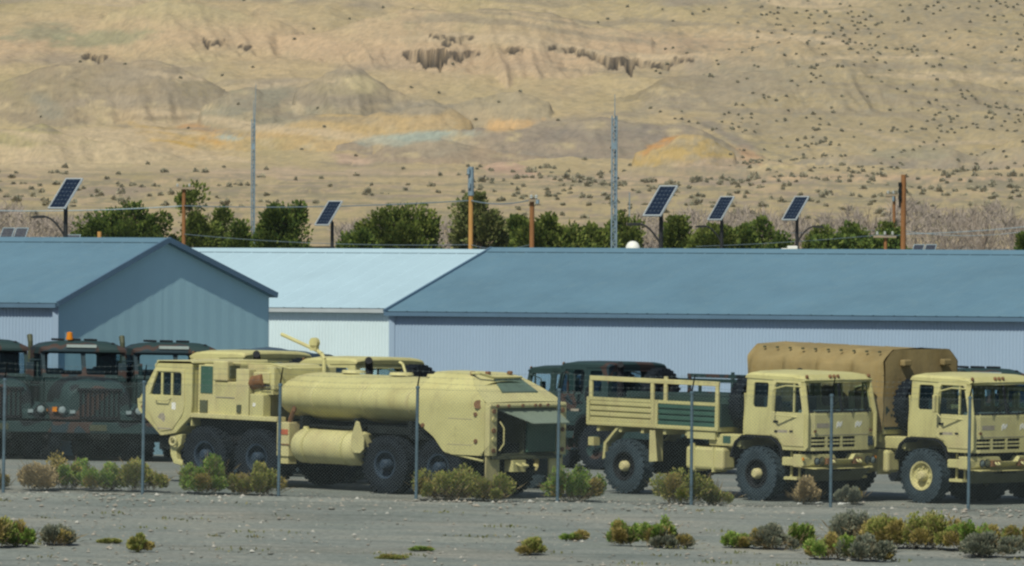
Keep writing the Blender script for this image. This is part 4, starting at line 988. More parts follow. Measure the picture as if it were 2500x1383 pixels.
# ------------------------------------------------------------------ bonneted tractor trucks (x forward, y left; origin under the front axle)
def bonnet_truck(beacon=True):
    root = empty('tractor_truck'); K = M_CAMO; R = .55
    for s in (-1, 1): wheel(root, (0, s * .95, R), R, .32, s, M_BLACK, M_RUBBER, M_BLACK)
    for x in (-3.6, -4.9):
        for s in (-1, 1): wheel(root, (x, s * .95, R), R, .45, s, M_BLACK, M_RUBBER, M_BLACK)
    c = MB()
    for y in (-.4, .4): c.bx(-5.6, 1.05, y - .05, y + .05, .7, .95)
    c.cyl((0, -.85, R), (0, .85, R), .1); c.bx(-.4, .7, -.3, .3, .5, .8); c.bx(-3.0, -1.3, -1.1, 1.1, .5, 1.0)
    c.build('chassis', M_CHASSIS, root)
    MB().bx(1.05, 1.22, -1.2, 1.2, .66, .92).build('bumper', K, root, bevel=.02)
    # bonnet: tapered, domed
    n = 13; vs = []; fs = []
    for x, hw, zt in ((-.75, .92, 1.99), (-.3, .9, 1.98), (.3, .86, 1.94), (.72, .80, 1.85), (.86, .74, 1.72)):
        for i in range(n):
            t = math.pi * i / (n - 1); e = .55
            vs.append((x, -hw * math.copysign(abs(math.cos(t)) ** e, math.cos(t)), 1.0 + (zt - 1.0) * abs(math.sin(t)) ** .45 if 0 < i < n - 1 else .95))
    for a in range(4):
        for i in range(n - 1): fs.append((a * n + i, a * n + i + 1, (a + 1) * n + i + 1, (a + 1) * n + i))
    fs.append(tuple(range(4 * n, 5 * n)))
    MB().add(vs, fs).build('bonnet', K, root, smooth=45)
    g = MB()
    for i in range(9): g.bx(.85, .9, -.46 + i * .115 - .02, -.46 + i * .115 + .02, 1.05, 1.66)
    g.bx(.85, .91, -.54, .54, 1.66, 1.72); g.bx(.85, .91, -.54, .54, .99, 1.05); g.build('grille', M_BLACK, root)
    for s in (-1, 1):
        pr = [(-.85, 1.05), (-.62, 1.24), (-.35, 1.36), (.35, 1.36), (.75, 1.28), (.98, 1.1), (.98, .98), (.9, .98), (.7, 1.2), (.32, 1.30), (-.34, 1.30), (-.6, 1.18), (-.8, 1.0)]
        MB().prism(pr, lambda u, v, t, s=s: Vector((u, s * t, v)), .5, 1.2).build('fender', K, root, smooth=30)
        h = MB().lathe([(0, .12), (.08, .12), (.08, .1)], (.95, s * .93, 1.2), (1, 0, 0), 16).build('headlight', K, root, smooth=40)
        MB().lathe([(.05, .1), (.09, .07), (.1, .001)], (.95, s * .93, 1.2), (1, 0, 0), 16).build('lens', M_LENS2, h, smooth=40)
        MB().bx(.98, 1.03, s * .68 - .06, s * .68 + .06, 1.12, 1.2).build('blackout_lamp', M_LENS2, root)
        MB().bx(1.0, 1.06, s * 1.12 - .05, s * 1.12 + .05, 1.16, 1.27).build('turn_lamp', M_AMBER, root)
        f = lambda u, v, t, s=s: Vector((u, s * (1.02 - t), v))
        MB().plate([(-2.15, 1.15), (-.75, 1.15), (-.75, 1.98), (-.98, 2.62), (-2.15, 2.62)], [[(-1.85, 1.95), (-.9, 1.95), (-1.05, 2.5), (-1.85, 2.5)]], f, 0, .05).build('cab_side', K, root)
        MB().plate([(-1.84, 1.96), (-.91, 1.96), (-1.06, 2.49), (-1.84, 2.49)], [], f, .02, .028).build('door_window', M_GLASSD, root)
        m = MB().tube([(-.9, s * 1.02, 2.35), (-.82, s * 1.32, 2.35), (-.82, s * 1.32, 1.75), (-.9, s * 1.02, 1.75)], .015); m.build('mirror_bracket', K, root)
        MB().bx(-.85, -.79, s * 1.22, s * 1.42, 1.85, 2.3).build('mirror', K, root, bevel=.02)
        MB().bx(-1.9, -1.0, s * .9, s * 1.2, .55, .62).bx(-1.9, -1.0, s * .9, s * 1.2, .85, .9).build('running_board', K, root)
        MB().bx(-.79, -.775, s * .52 - .36, s * .52 + .36, 1.99, 2.01).build('wiper', M_BLACK, root)
    wf = lambda u, v, t: Vector((-.75 - (v - 1.98) * .36 - t, u, v))
    MB().plate(rect(-1.0, 1.0, 1.94, 2.62), [rrect(-.94, -.05, 2.02, 2.53), rrect(.05, .94, 2.02, 2.53)], wf, 0, .05).build('windscreen_frame', K, root)
    for a, b in ((-.935, -.055), (.055, .935)): MB().plate(rrect(a, b, 2.025, 2.525), [], wf, .02, .028).build('windscreen', M_GLASS, root)
    MB().bx(-.85, -.75, -1.0, 1.0, 1.1, 1.95).build('firewall', K, root)
    MB().plate(rect(-1.0, 1.0, 1.15, 2.62), [rrect(-.6, .6, 2.1, 2.5)], lambda u, v, t: Vector((-2.15 + t, u, v)), 0, .04).build('cab_rear_wall', K, root)
    MB().bx(-2.1, -.85, -.98, .98, 1.15, 1.2).build('cab_floor', M_INT, root)
    for y in (-.5, .5): MB().bx(-1.9, -1.45, y - .25, y + .25, 1.2, 1.65).bx(-2.0, -1.88, y - .25, y + .25, 1.3, 2.15).build('seat', M_INT, root, bevel=.04)
    vs = []; fs = []; secs = ((-2.3, -.03, 1.0), (-2.2, .17, 1.0), (-1.2, .2, 1.02), (-.95, .13, 1.04), (-.86, .0, 1.04)); n = 11
    for x, h, hw in secs:
        for i in range(n):
            u = -1 + 2 * i / (n - 1); vs.append((x, u * hw, 2.62 + h * (1 - abs(u) ** 5 * .8)))
        for i in (n - 1, 0): vs.append((x, (-1 + 2 * i / (n - 1)) * hw, 2.56))
    m = n + 2
    for a in range(4):
        for i in range(m): j = (i + 1) % m; fs.append((a * m + i, a * m + j, (a + 1) * m + j, (a + 1) * m + i))
    fs += [tuple(range(m)), tuple(range(4 * m, 5 * m))]
    MB().add(vs, fs).build('cab_roof', K, root, smooth=40)
    for y in (-.5, -.1, .3): MB().box((-1.5, y, 2.84), (.5, .22, .05)).build('roof_vent', M_BLACK, root, bevel=.015)
    MB().bx(-.9, -.845, -.42, .3, 2.66, 2.73).build('roof_strip', M_STRIP, root)  # pale strip across the front edge of the cab roof
    MB().lathe([(0, .05), (.05, .05), (.07, .001)], (-1.05, .74, 2.72), (0, 0, 1), 10).build('marker_lamp', M_BLACK, root)
    MB().cyl((-2.45, -.95, 1.0), (-2.45, -.95, 2.35), .14, .14, 12).cyl((-2.45, -.95, 2.35), (-2.45, -.95, 2.78), .06, .06, 10).cyl((-2.45, -.95, 2.74), (-2.55, -.95, 2.92), .06, .07, 10).build('exhaust_stack', M_OLIVE, root, smooth=40)
    MB().bx(-2.6, -2.3, .6, 1.15, 1.0, 2.2).build('air_cleaner', K, root, bevel=.05)
    MB().bx(-5.2, -3.2, -.5, .5, .96, 1.15).build('fifth_wheel', M_CHASSIS, root, bevel=.03)
    MB().bx(1.05, 1.24, -.3, .1, .72, .86).build('number_plate', M_OLIVE, root)
    return root
M_STRIP = paint('pale_roof_strip', (.36, .43, .42), .5, .1, 6)
M_LENS2 = paint('lamp_lens', (.26, .33, .35), .2, .1, 8, spec=.6)
BH = math.radians(-90 + 15)      # heading: towards the camera and a little to the right
G_TR = 'camouflaged bonneted trucks parked in a row'
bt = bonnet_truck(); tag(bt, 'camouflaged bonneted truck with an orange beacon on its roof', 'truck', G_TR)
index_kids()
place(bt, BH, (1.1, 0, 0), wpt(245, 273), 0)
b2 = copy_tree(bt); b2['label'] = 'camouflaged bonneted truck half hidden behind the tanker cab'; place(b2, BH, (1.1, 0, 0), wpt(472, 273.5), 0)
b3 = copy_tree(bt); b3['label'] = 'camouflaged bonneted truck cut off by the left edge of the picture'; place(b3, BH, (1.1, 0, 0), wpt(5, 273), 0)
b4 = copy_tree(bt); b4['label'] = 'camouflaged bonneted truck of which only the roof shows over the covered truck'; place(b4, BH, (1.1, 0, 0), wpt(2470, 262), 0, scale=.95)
bc = MB().lathe([(0, .09), (.05, .09), (.05, .075), (.17, .07), (.19, .001)], (-1.2, -.28, 2.84), (0, 0, 1), 14).build('beacon', M_AMBER, bt, smooth=40)

# ------------------------------------------------------------------ chain-link fence
fence = empty('chain_link_fence', (0, FENCE_Y, 0)); tag(fence, 'chain link fence with barbed wire on leaning arms in front of the trucks', 'fence')
H = 2.42
def fz(x): return float(gz(x, FENCE_Y))
posts = [at(p, 1100, FENCE_Y).x for p in (-330, 8, 348, 680, 1016, 1361, 1688, 2028, 2364, 2702)]
rn = random.Random(5)
for x in posts:
    z = fz(x); lean = rn.uniform(.002, .014)
    p = MB().cyl((x, 0, z - .2), (x + lean * H, 0, z + H), .036, .034, 10).lathe([(0, .045), (.04, .045), (.07, .001)], (x + lean * H, 0, z + H - .02), (0, 0, 1), 10)
    po = p.build('post', M_POST, fence, smooth=40)
    MB().bx(x + lean * H - .012, x + lean * H + .012, -.02, .02, z + H, z + H + .05).cyl((x + lean * H, 0, z + H + .03), (x + lean * H + .06, -.28, z + H + .37), .018, .012, 6).build('barb_arm', M_CHASSIS, po)
def wire(mb, a, b, r, n=3): mb.cyl(a, b, r, r, n, caps=False)
for i, (xa, xb) in enumerate(zip(posts, posts[1:])):
    mb = MB(); pitch = .075; za, zb = fz(xa), fz(xb); Lx = xb - xa
    zz = lambda x: za + (zb - za) * (x - xa) / Lx
    k = int((Lx + H) / pitch)
    for j in range(k + 1):
        for sg in (1, -1):
            s0 = xa - H + j * pitch; a0, a1 = s0, s0 + H; h0, h1 = .03, H
            if sg < 0: a0, a1 = s0 + H, s0
            # clip to the bay
            lo_, hi_ = 0., 1.
            for lim, up in ((xa, False), (xb, True)):
                da = a1 - a0; t = (lim - a0) / da
                if (up and da > 0) or (not up and da < 0): hi_ = min(hi_, t)
                else: lo_ = max(lo_, t)
            if hi_ - lo_ < .01: continue
            xA, xB = a0 + (a1 - a0) * lo_, a0 + (a1 - a0) * hi_
            wire(mb, (xA, .045 * sg * .1 - .04, zz(xA) + h0 + (h1 - h0) * lo_), (xB, .045 * sg * .1 - .04, zz(xB) + h0 + (h1 - h0) * hi_), .0023)
    me = mb; o = link('wire_mesh', None) if False else None
    m_ = bpy.data.meshes.new('wire_mesh'); m_.from_pydata(mb.v, [], mb.f); m_.materials.append(M_WIRE); o = link('wire_mesh', m_, fence); o['kind'] = 'stuff'
for (oy, oz, sag) in ((-.27, .36, .05), (-.17, .24, .04), (-.07, .12, .05), (0, -.03, .02)):
    mb = MB()
    for xa, xb in zip(posts, posts[1:]):
        pts = []
        for t in np.linspace(0, 1, 9): x = xa + (xb - xa) * t; pts.append(Vector((x + .02, oy, fz(x) + H + oz - sag * 4 * t * (1 - t))))
        for a, b in zip(pts, pts[1:]): wire(mb, a, b, .0023)
        if oz > 0:
            for t in np.arange(0, 1, .04):
                x = xa + (xb - xa) * t; z = fz(x) + H + oz - sag * 4 * t * (1 - t)
                wire(mb, (x + .02, oy - .02, z - .02), (x + .03, oy + .02, z + .02), .0028)
    m_ = bpy.data.meshes.new('barbed_wire' if oz > 0 else 'tension_wire'); m_.from_pydata(mb.v, [], mb.f); m_.materials.append(M_WIRE); link('barbed_wire' if oz > 0 else 'tension_wire', m_, fence)

# ------------------------------------------------------------------ solar street lamps
def solar_lamp(px, pyt, pxpole, d, size, arm, label, base=0):
    """px, pyt: panel centre; arm: -1 lamp arm to the left, +1 to the right, 0 none"""
    pc = at(px, pyt, d); s = size
    xp = at(pxpole, 560, d).x; z0 = float(gz(xp, d))
    root = empty('solar_street_lamp', (xp, d, z0)); tag(root, label, 'street lamp', 'solar street lamps behind the sheds')
    o = Vector((xp, d, z0)); q = pc - o
    al, ta = math.radians(45), math.radians(51)
    w = Vector((math.cos(al), -math.sin(al), 0)); u = Vector((math.sin(al) * math.cos(ta), math.cos(al) * math.cos(ta), math.sin(ta))); nrm = w.cross(u)
    if nrm.y > 0: nrm = -nrm
    Wd, Lh = .68 * s, 1.07 * s
    def pf(a, b, t): return q + w * a + u * b + nrm * t
    fr = MB().plate(rect(-Wd / 2, Wd / 2, -Lh / 2, Lh / 2), [rect(-Wd / 2 + .03 * s, Wd / 2 - .03 * s, -Lh / 2 + .03 * s, Lh / 2 - .03 * s)], pf, -.03, .02).build('panel_frame', M_ALU, root)
    MB().plate(rect(-Wd / 2 + .03 * s, Wd / 2 - .03 * s, -Lh / 2 + .03 * s, Lh / 2 - .03 * s), [], pf, -.02, .0).build('backsheet', M_SBACK, fr)
    cw = (Wd - .08 * s) / 4; ch = (Lh - .08 * s) / 7
    cm = MB(); k = cw * .46; l = ch * .46; c8 = cw * .12
    me = None
    for i in range(4):
        for j in range(7):
            a = -Wd / 2 + .04 * s + cw * (i + .5); b = -Lh / 2 + .04 * s + ch * (j + .5)
            MB().plate([(a - k + c8, b - l), (a + k - c8, b - l), (a + k, b - l + c8), (a + k, b + l - c8), (a + k - c8, b + l), (a - k + c8, b + l), (a - k, b + l - c8), (a - k, b - l + c8)], [], pf, .002, .008).build('solar_cell', M_SOLAR, fr)
    top = q.z - Lh * .28
    MB().cyl((0, .05, 0), (0, .05, top), .075 * s, .06 * s, 12).build('pole', M_POLEBLK, root, smooth=40)
    MB().tube([(0, .05, top - .02), q - nrm * .05], .04 * s).build('panel_mount', M_POLEBLK, root)
    if arm:
        b = top - .95 * s; pts = [Vector((arm * s * t, .02, b + .62 * s * math.sin(min(1, t / .62) * math.pi / 2) ** .8)) for t in np.linspace(0, .62, 8)]
        MB().tube(pts, .028 * s, 7).build('lamp_arm', M_POLEBLK, root, smooth=40)
        e = pts[-1]; MB().prism([(-.04, -.05), (.28, -.06), (.34, -.02), (.26, .02), (-.04, .03)], lambda a, b_, t: e + Vector((arm * s * a, t * s, s * b_)), -.08, .08).build('lamp_head', M_POLEBLK, root, bevel=.01)
    MB().box((0, -.06, top - 1.3 * s), (.2 * s, .16 * s, .3 * s)).build('control_box', M_POLEBLK, root)
    return root
solar_lamp(1612, 491, 1614, 318, 1.0, -1, 'solar street lamp nearest the lattice mast, with the largest panel of the right-hand three')
solar_lamp(1760, 509, 1762, 410, 1.0, -1, 'solar street lamp in the middle of the right-hand three, its arm pointing left')
solar_lamp(1942, 509, 1946, 405, 1.0, 1, 'solar street lamp whose arm points to the right')
solar_lamp(160, 473, 160, 318, 1.0, -1, 'solar street lamp at the left above the blue roof, its arm pointing left')
solar_lamp(802, 521, 811, 395, 1.0, 0, 'solar street lamp in front of the pines above the white shed')
# low panel arrays peeping over the roofs
def solar_table(px0, px1, pyt, d, n, label):
    a = at(px0, pyt, d); b = at(px1, pyt, d); root = empty('solar_array', (a.x, d, float(gz(a.x, d)))); tag(root, label, 'solar panel', 'low solar arrays behind the sheds')
    o = root.location; L = b.x - a.x; zt = a.z - o.z
    for i in range(n):
        x0, x1 = L * i / n + .02, L * (i + 1) / n - .02
        f = lambda u, v, t: Vector((u + v * .3, v * .6 - t * .8, zt - 1.0 + v * .95 + t * .5))
        po = MB().plate(rect(x0, x1, -.1, 1.0), [rect(x0 + .015, x1 - .015, -.085, .985)], f, 0, .03).build('panel_frame', M_GALV, root)
        MB().plate(rect(x0 + .015, x1 - .015, -.085, .985), [], f, .0, .02).build('panel_glass', M_SOLAR, po)
        MB().cyl(((x0 + x1) / 2, .3, 0), ((x0 + x1) / 2, .3, zt - .5), .05).build('leg', M_ALU, root)
solar_table(-22, 44, 553, 330, 2, 'solar panel pair at the left edge over the blue roof')
solar_table(132, 172, 570, 334, 1, 'small solar panel under the left street lamp')
solar_table(2207, 2266, 594, 345, 2, 'low pair of solar panels beside the tall brown pole')

# ------------------------------------------------------------------ utility poles and wires
M_BARKP = paint('weathered_crossarm', (.30, .24, .17), .85, .2, 3)
M_INS = paint('insulator_glaze', (.42, .45, .44), .35, .1, 5)
def pole(px, pyt, d, wpx, mat, label, parts=()):
    t = at(px, pyt, d); z0 = float(gz(t.x, d)) if d < 600 else t.z - 10
    root = empty('utility_pole', (t.x, d, z0)); tag(root, label, 'utility pole', 'utility poles beyond the sheds')
    h = t.z - z0; r = wpx / 2 / FPX * d
    MB().cyl((0, 0, -.3), (0, 0, h), r * 1.15, r * .9, 12).build('shaft', mat, root, smooth=40)
    k = d / FPX
    for p in parts:
        if p[0] == 'arm':
            _, dy, x0, x1, n = p; z = h - dy * k
            ao = MB().bx(x0 * k, x1 * k, -r - .1, -r, z - .04, z + .04).build('crossarm', M_BARKP, root)
            for i in range(n):
                x = (x0 + (x1 - x0) * (i + .5) / n) * k
                MB().lathe([(0, .025), (.03, .05), (.06, .035), (.09, .05), (.12, .025), (.13, .001)], (x, -r - .05, z + .05), (0, 0, 1), 10).build('insulator', M_INS, ao)
        elif p[0] == 'can':
            _, dx, dy, w, hh = p
            MB().cyl((dx * k, -r - w * k * .5, h - (dy + hh) * k), (dx * k, -r - w * k * .5, h - dy * k), w * k / 2, w * k / 2, 12).build('transformer', M_GALV, root, smooth=40)
        elif p[0] == 'sleeve':
            _, dy, hh = p; MB().cyl((0, 0, h - (dy + hh) * k), (0, 0, h - dy * k + .03), r * 1.25, r * 1.2, 12).build('steel_sleeve', M_GALV, root, smooth=40)
        elif p[0] == 'conduit':
            MB().tube([(-r * 1.3, -.05, h - 20 * k), (-r * 1.3, -.05, h - 80 * k)], .03).build('conduit', M_CHASSIS, root)
            for dy in (24, 40, 56): MB().box((-r * 1.3, -.08, h - dy * k), (.09, .09, .12)).build('cable_clamp', M_CHASSIS, root)
    return root
pole(1150, 410, 372, 12, M_WOOD2, 'pale wooden pole with grey steel fittings at its top', (('sleeve', 0, 68), ('can', -6, 2, 8, 14), ('can', -4, 38, 7, 12)))
pole(1299, 484, 352, 13, M_WOOD, 'short red-brown wooden pole above the left end of the long blue roof', (('can', 13, 4, 10, 10), ('arm', 6, -8, 16, 2)))
pole(2206, 427, 330, 14, M_WOOD, 'thickest and tallest brown wooden pole near the right edge', (('conduit',),))
pole(2183, 474, 460, 8, M_WOOD, 'thin weathered pole with a crossarm just left of the thickest pole', (('arm', 3, -22, 18, 3), ('can', -2, 6, 6, 12)))
pole(2162, 572, 400, 9, M_WOOD, 'short pole stub with white insulators on a crossarm at roof level', (('arm', 6, -30, 26, 3),))
pole(449, 458, 455, 10, M_WOOD, 'orange-brown pole standing in front of the tallest left pine', (('arm', 2, -30, 28, 2),))
pole(243, 566, 440, 12, M_WOOD2, 'stubby pole end left of the pines above the blue roof')
pole(1537, 470, 620, 3, M_GALV, 'thin distant grey pole right of the lattice mast')
def lines(name, label, pts, r, mat, sag=.4):
    mb = MB()
    for (a, da), (b, db) in zip(pts, pts[1:]):
        A = at(a[0], a[1], da); Bq = at(b[0], b[1], db); prev = None
        for t in np.linspace(0, 1, 15):
            p = A.lerp(Bq, t); p.z -= sag * 4 * t * (1 - t)
            if prev is not None: wire(mb, prev, p, r, 5)
            prev = p
    o = mb.build(name, mat); tag(o, label, 'cable'); return o
lines('power_line', 'thick pale power cable crossing in front of the pines from the left', [((-120, 512), 455), ((449, 503), 455), ((1150, 490), 372), ((1299, 488), 352)], .018, M_GALV, .12)
lines('power_line', 'thin lower cable running just above the white roof', [((449, 572), 455), ((1150, 598), 372), ((1299, 596), 352)], .010, M_GALV, .15)
lines('power_line', 'thin cable running from the insulator stub towards the left', [((1700, 602), 420), ((2150, 574), 398), ((2206, 572), 330), ((2560, 548), 330)], .009, M_GALV, .05)
lines('power_line', 'thin cable passing the tops of the right-hand street lamps', [((1537, 545), 600), ((2183, 560), 460), ((2560, 555), 460)], .009, M_GALV, .3)

# ------------------------------------------------------------------ lattice masts
def mast(px, pyt, d, wpx, label, rleg=.022):
    t = at(px, pyt, d); z0 = float(gz(t.x, d)); root = empty('lattice_mast', (t.x, d, z0)); tag(root, label, 'mast', 'lattice masts beyond the sheds')
    h = t.z - z0; w = wpx / FPX * d / 2
    P = [Vector((w * math.cos(a), w * math.sin(a), 0)) for a in (math.radians(200), math.radians(320), math.radians(80))]
    for p in P: MB().cyl(p, p + Vector((0, 0, h)), rleg, rleg, 6).build('leg', M_GALV, root)
    st = w * 2.2; k = int(h / st); mb = MB()
    for i in range(k):
        for a in range(3):
            p, q = P[a], P[(a + 1) % 3]
            if i % 2: p, q = q, p
            wire(mb, p + Vector((0, 0, i * st)), q + Vector((0, 0, (i + 1) * st)), rleg * .5, 4)
            wire(mb, p + Vector((0, 0, i * st)), q + Vector((0, 0, i * st)), rleg * .45, 4)
    m_ = bpy.data.meshes.new('bracing'); m_.from_pydata(mb.v, [], mb.f); m_.materials.append(M_GALV); link('bracing', m_, root)
    MB().box((0, 0, h * .88), (w * 1.6, w * 1.6, .25)).build('antenna', M_GALV, root)
    MB().cyl((0, 0, h), (0, 0, h + .8), .02, .01, 6).build('top_rod', M_GALV, root)
mast(1501, 283, 430, 14, 'taller grey lattice mast near the middle of the sheds', .03)
mast(619, 292, 470, 9, 'slender lattice mast with a thin spike on top behind the white shed', .024)
t = at(625, 205, 470); tb = at(622, 296, 470)
for o in list(bpy.data.objects):
    if o.get('label', '').startswith('slender lattice'):
        MB().cyl(tb - o.location, t - o.location, .02, .01, 6).build('spike', M_GALV, o)
# white dome and white roof unit
p = at(1545, 606, 330); z0 = float(gz(p.x, 330))
dm = empty('satellite_dome', (p.x, 330, z0)); tag(dm, 'white dome peeping over the long blue roof beside the mast', 'dome')
MB().lathe([(-.3, .2), (-.1, .215), (.05, .2), (.14, .15), (.19, .08), (.2, .001)], (0, 0, p.z - z0), (0, 0, 1), 20).build('dome', M_WHITE, dm, smooth=50)
MB().cyl((0, 0, 0), (0, 0, p.z - z0 - .25), .06).build('stand', M_GALV, dm)
p = at(1932, 606, 340); z0 = float(gz(p.x, 340))
dm = empty('rooftop_unit', (p.x, 340, z0)); tag(dm, 'small white cooling unit at the foot of the right-arm street lamp', 'cooler')
MB().bx(-.12, .18, -.2, .2, 0, p.z - z0 + .06).build('casing', M_WHITE, dm, bevel=.02); MB().bx(-.3, -.12, -.15, .15, 0, p.z - z0 - .01).build('duct', M_WHITE, dm, bevel=.02)
# ------------------------------------------------------------------ vegetation
def leaves_mesh(name, pts, dirs, size, mat, seed, aspect=.35):
    rng = np.random.RandomState(seed); n = len(pts)
    pts = np.asarray(pts); d = np.asarray(dirs); d = d / (np.linalg.norm(d, axis=1, keepdims=True) + 1e-9)
    r = rng.normal(size=(n, 3)); s = np.cross(d, r); s /= (np.linalg.norm(s, axis=1, keepdims=True) + 1e-9)
    L = (size * rng.uniform(.6, 1.4, n))[:, None]; Wd = L * aspect
    v = np.stack([pts - s * Wd * .5, pts + d * L * .45 + s * Wd, pts + d * L, pts + d * L * .4 - s * Wd], 1).reshape(-1, 3)
    me = bpy.data.meshes.new(name); me.vertices.add(4 * n); me.vertices.foreach_set('co', v.reshape(-1).astype(np.float32))
    me.loops.add(4 * n); me.loops.foreach_set('vertex_index', np.arange(4 * n, dtype=np.int32))
    me.polygons.add(n); me.polygons.foreach_set('loop_start', np.arange(0, 4 * n, 4, dtype=np.int32)); me.update(calc_edges=True)
    me.materials.append(mat); return me
M_PINE = [leafmat('pine_needles_%s' % n, c) for n, c in (('dark', [(.03, .06, .014), (.075, .115, .022), (.15, .185, .04)]), ('mid', [(.04, .07, .014), (.10, .135, .026), (.18, .205, .05)]), ('pale', [(.07, .10, .03), (.14, .16, .055), (.21, .21, .08)]))]
M_BARK = paint('bark', (.10, .075, .05), .9, .3, 3)
M_TWIG = leafmat('grey_twigs', [(.22, .185, .165), (.29, .245, .215), (.37, .31, .26)])
def pine(px, pyt, wpx, d, mat, label, seed, loose=0., base_py=640, lift=0.):
    rng = np.random.RandomState(seed)
    wpx = wpx * 1.15; t = at(px, pyt, d); k = d / FPX; z0 = float(gz(t.x, d)); root = empty('pine_tree', (t.x, d, z0)); tag(root, label, 'tree', 'pines beyond the sheds')
    h = t.z - z0; rw = wpx * k / 2
    vis = h - (at(px, base_py, d).z - z0)          # part of the crown that rises into view
    tr = MB().cyl((0, 0, -.2), (0, 0, h * .75), .16, .05, 8)
    ncl = int(26 + rw * 27) if not loose else int(14 + rw * 20)
    P, Dr = [], []
    lo = max(.8, h - vis * 1.5)
    stems = [(0, 0, h, rw * .62)] + [(rng.uniform(-.68, .68) * rw, rng.uniform(-.5, .5) * rw, lo + (h - lo) * rng.uniform(.55, .95), rw * rng.uniform(.38, .6)) for _ in range(3 + int(rw * 1.2))]
    for c in range(ncl):
        sx, sy, tp, sw = stems[rng.randint(len(stems))]
        v = rng.rand() ** .8; z = lo + (tp - lo) * v * .92
        a = rng.rand() * 2 * math.pi; rr = sw * 1.1 * min(1, ((1 - v) * 2.2) ** .45) * (.15 + .85 * math.sqrt(rng.rand()))
        cx, cy = sx + rr * math.cos(a), sy + rr * math.sin(a)
        cr = rng.uniform(.24, .44) * (.85 + .25 * rw); chh = cr * rng.uniform(1.0, 1.5)
        tr.cyl((0, 0, max(.5, z - rr * .7)), (cx, cy, z), .035, .015, 5)
        m = int(rng.uniform(270, 380) * (.7 if loose else 1))
        q = rng.normal(size=(m, 3)); q /= np.linalg.norm(q, axis=1, keepdims=True); q *= rng.rand(m, 1) ** .4
        pt = q * np.array([cr, cr, chh]) + np.array([cx, cy, z])
        keep = pt[:, 2] < h + .1
        P.append(pt[keep]); dr = q + np.array([cx * .5, cy * .5, .75]); Dr.append(dr[keep])
    tr.build('trunk', M_BARK, root)
    me = leaves_mesh('crown', np.concatenate(P), np.concatenate(Dr), .135, mat, seed, .36); link('crown', me, root)
    return root
T_ = [(330, 500, 215, 470, 0, 0), (463, 440, 145, 475, 1, .6), (540, 505, 90, 480, 1, .6), (585, 545, 60, 470, 0, 0), (705, 476, 150, 440, 0, 0), (985, 488, 195, 440, 1, 0), (880, 560, 75, 435, 0, 0),
      (1175, 452, 145, 445, 2, .7), (1345, 527, 190, 440, 1, 0), (1450, 545, 95, 445, 1, 0), (1262, 535, 80, 450, 0, 0), (1530, 524, 100, 452, 1, .5), (1655, 538, 85, 440, 1, 0), (1742, 556, 90, 435, 1, 0),
      (1885, 523, 95, 440, 0, .4), (1812, 548, 75, 436, 0, 0), (2085, 544, 75, 440, 0, 0), (2015, 562, 70, 442, 1, .4), (2168, 553, 65, 445, 1, 0), (2508, 578, 50, 430, 0, 0), (208, 575, 40, 470, 1, .5)]
L_ = ['broad dark pine left of the orange-brown pole', 'tallest left pine with gaps in its crown behind the orange-brown pole', 'sparse pine just right of the tallest left pine', 'small pine left of the slender mast',
      'pointed dark pine right of the slender mast', 'big dense round pine in the middle of the white shed', 'low pine bush at the left foot of the big round pine', 'tall pale loose pine behind the pale wooden pole', 'wide dense pine right of the short red-brown pole',
      'low sloping pine between the red-brown pole and the mast', 'dark pine between the two wooden poles in the middle', 'sparse pine directly right of the lattice mast', 'pine just right of the largest solar lamp', 'low pine beside the middle solar lamp',
      'pine at the left side of the right-arm solar lamp', 'small dark pine left of the right-arm solar lamp', 'dense round pine left of the crossarm pole', 'loose low pine left of the dense round one near the right', 'small pine squeezed against the thickest pole', 'dark bush at the right edge above the roof', 'tiny shrub-like pine at the left above the blue roof']
for i, (q, lab) in enumerate(zip(T_, L_)): pine(q[0], q[1], q[2], q[3], M_PINE[q[4]], lab, 100 + i, q[5])
# low hedge behind the long roof
def mass(name, px0, px1, pyt, d, mat, seed, n, size, th=1.5, aspect=.35, bot=640):
    rng = np.random.RandomState(seed); k = d / FPX; a = at(px0, pyt, d); b = at(px1, pyt, d); zb = at(px0, bot, d).z
    x = rng.uniform(a.x, b.x, n); y = d + rng.uniform(-th, th, n)
    top = a.z + (fbm(x * .9, x * 0, 4, seed) - .55) * (a.z - zb) * .9
    z = zb + (top - zb) * rng.rand(n) ** .8
    me = leaves_mesh(name, np.stack([x, y, z], 1), rng.normal(size=(n, 3)) * np.array([.6, .6, .4]) + np.array([0, 0, .8]), size, mat, seed, aspect)
    o = link(name, me); tag(o, kind='stuff'); return o
mass('hedge', 1985, 2200, 578, 432, M_PINE[0], 9, 9000, .16)
mass('bare_brush', -80, 250, 528, 520, M_TWIG, 12, 5200, .5, 6, .035)
mass('bare_brush', 820, 1120, 560, 520, M_TWIG, 13, 3500, .5, 6, .035)
mass('bare_brush', 1560, 2000, 528, 520, M_TWIG, 14, 5000, .5, 6, .035)
mass('bare_brush', 2000, 2560, 520, 530, M_TWIG, 15, 8500, .5, 6, .035)
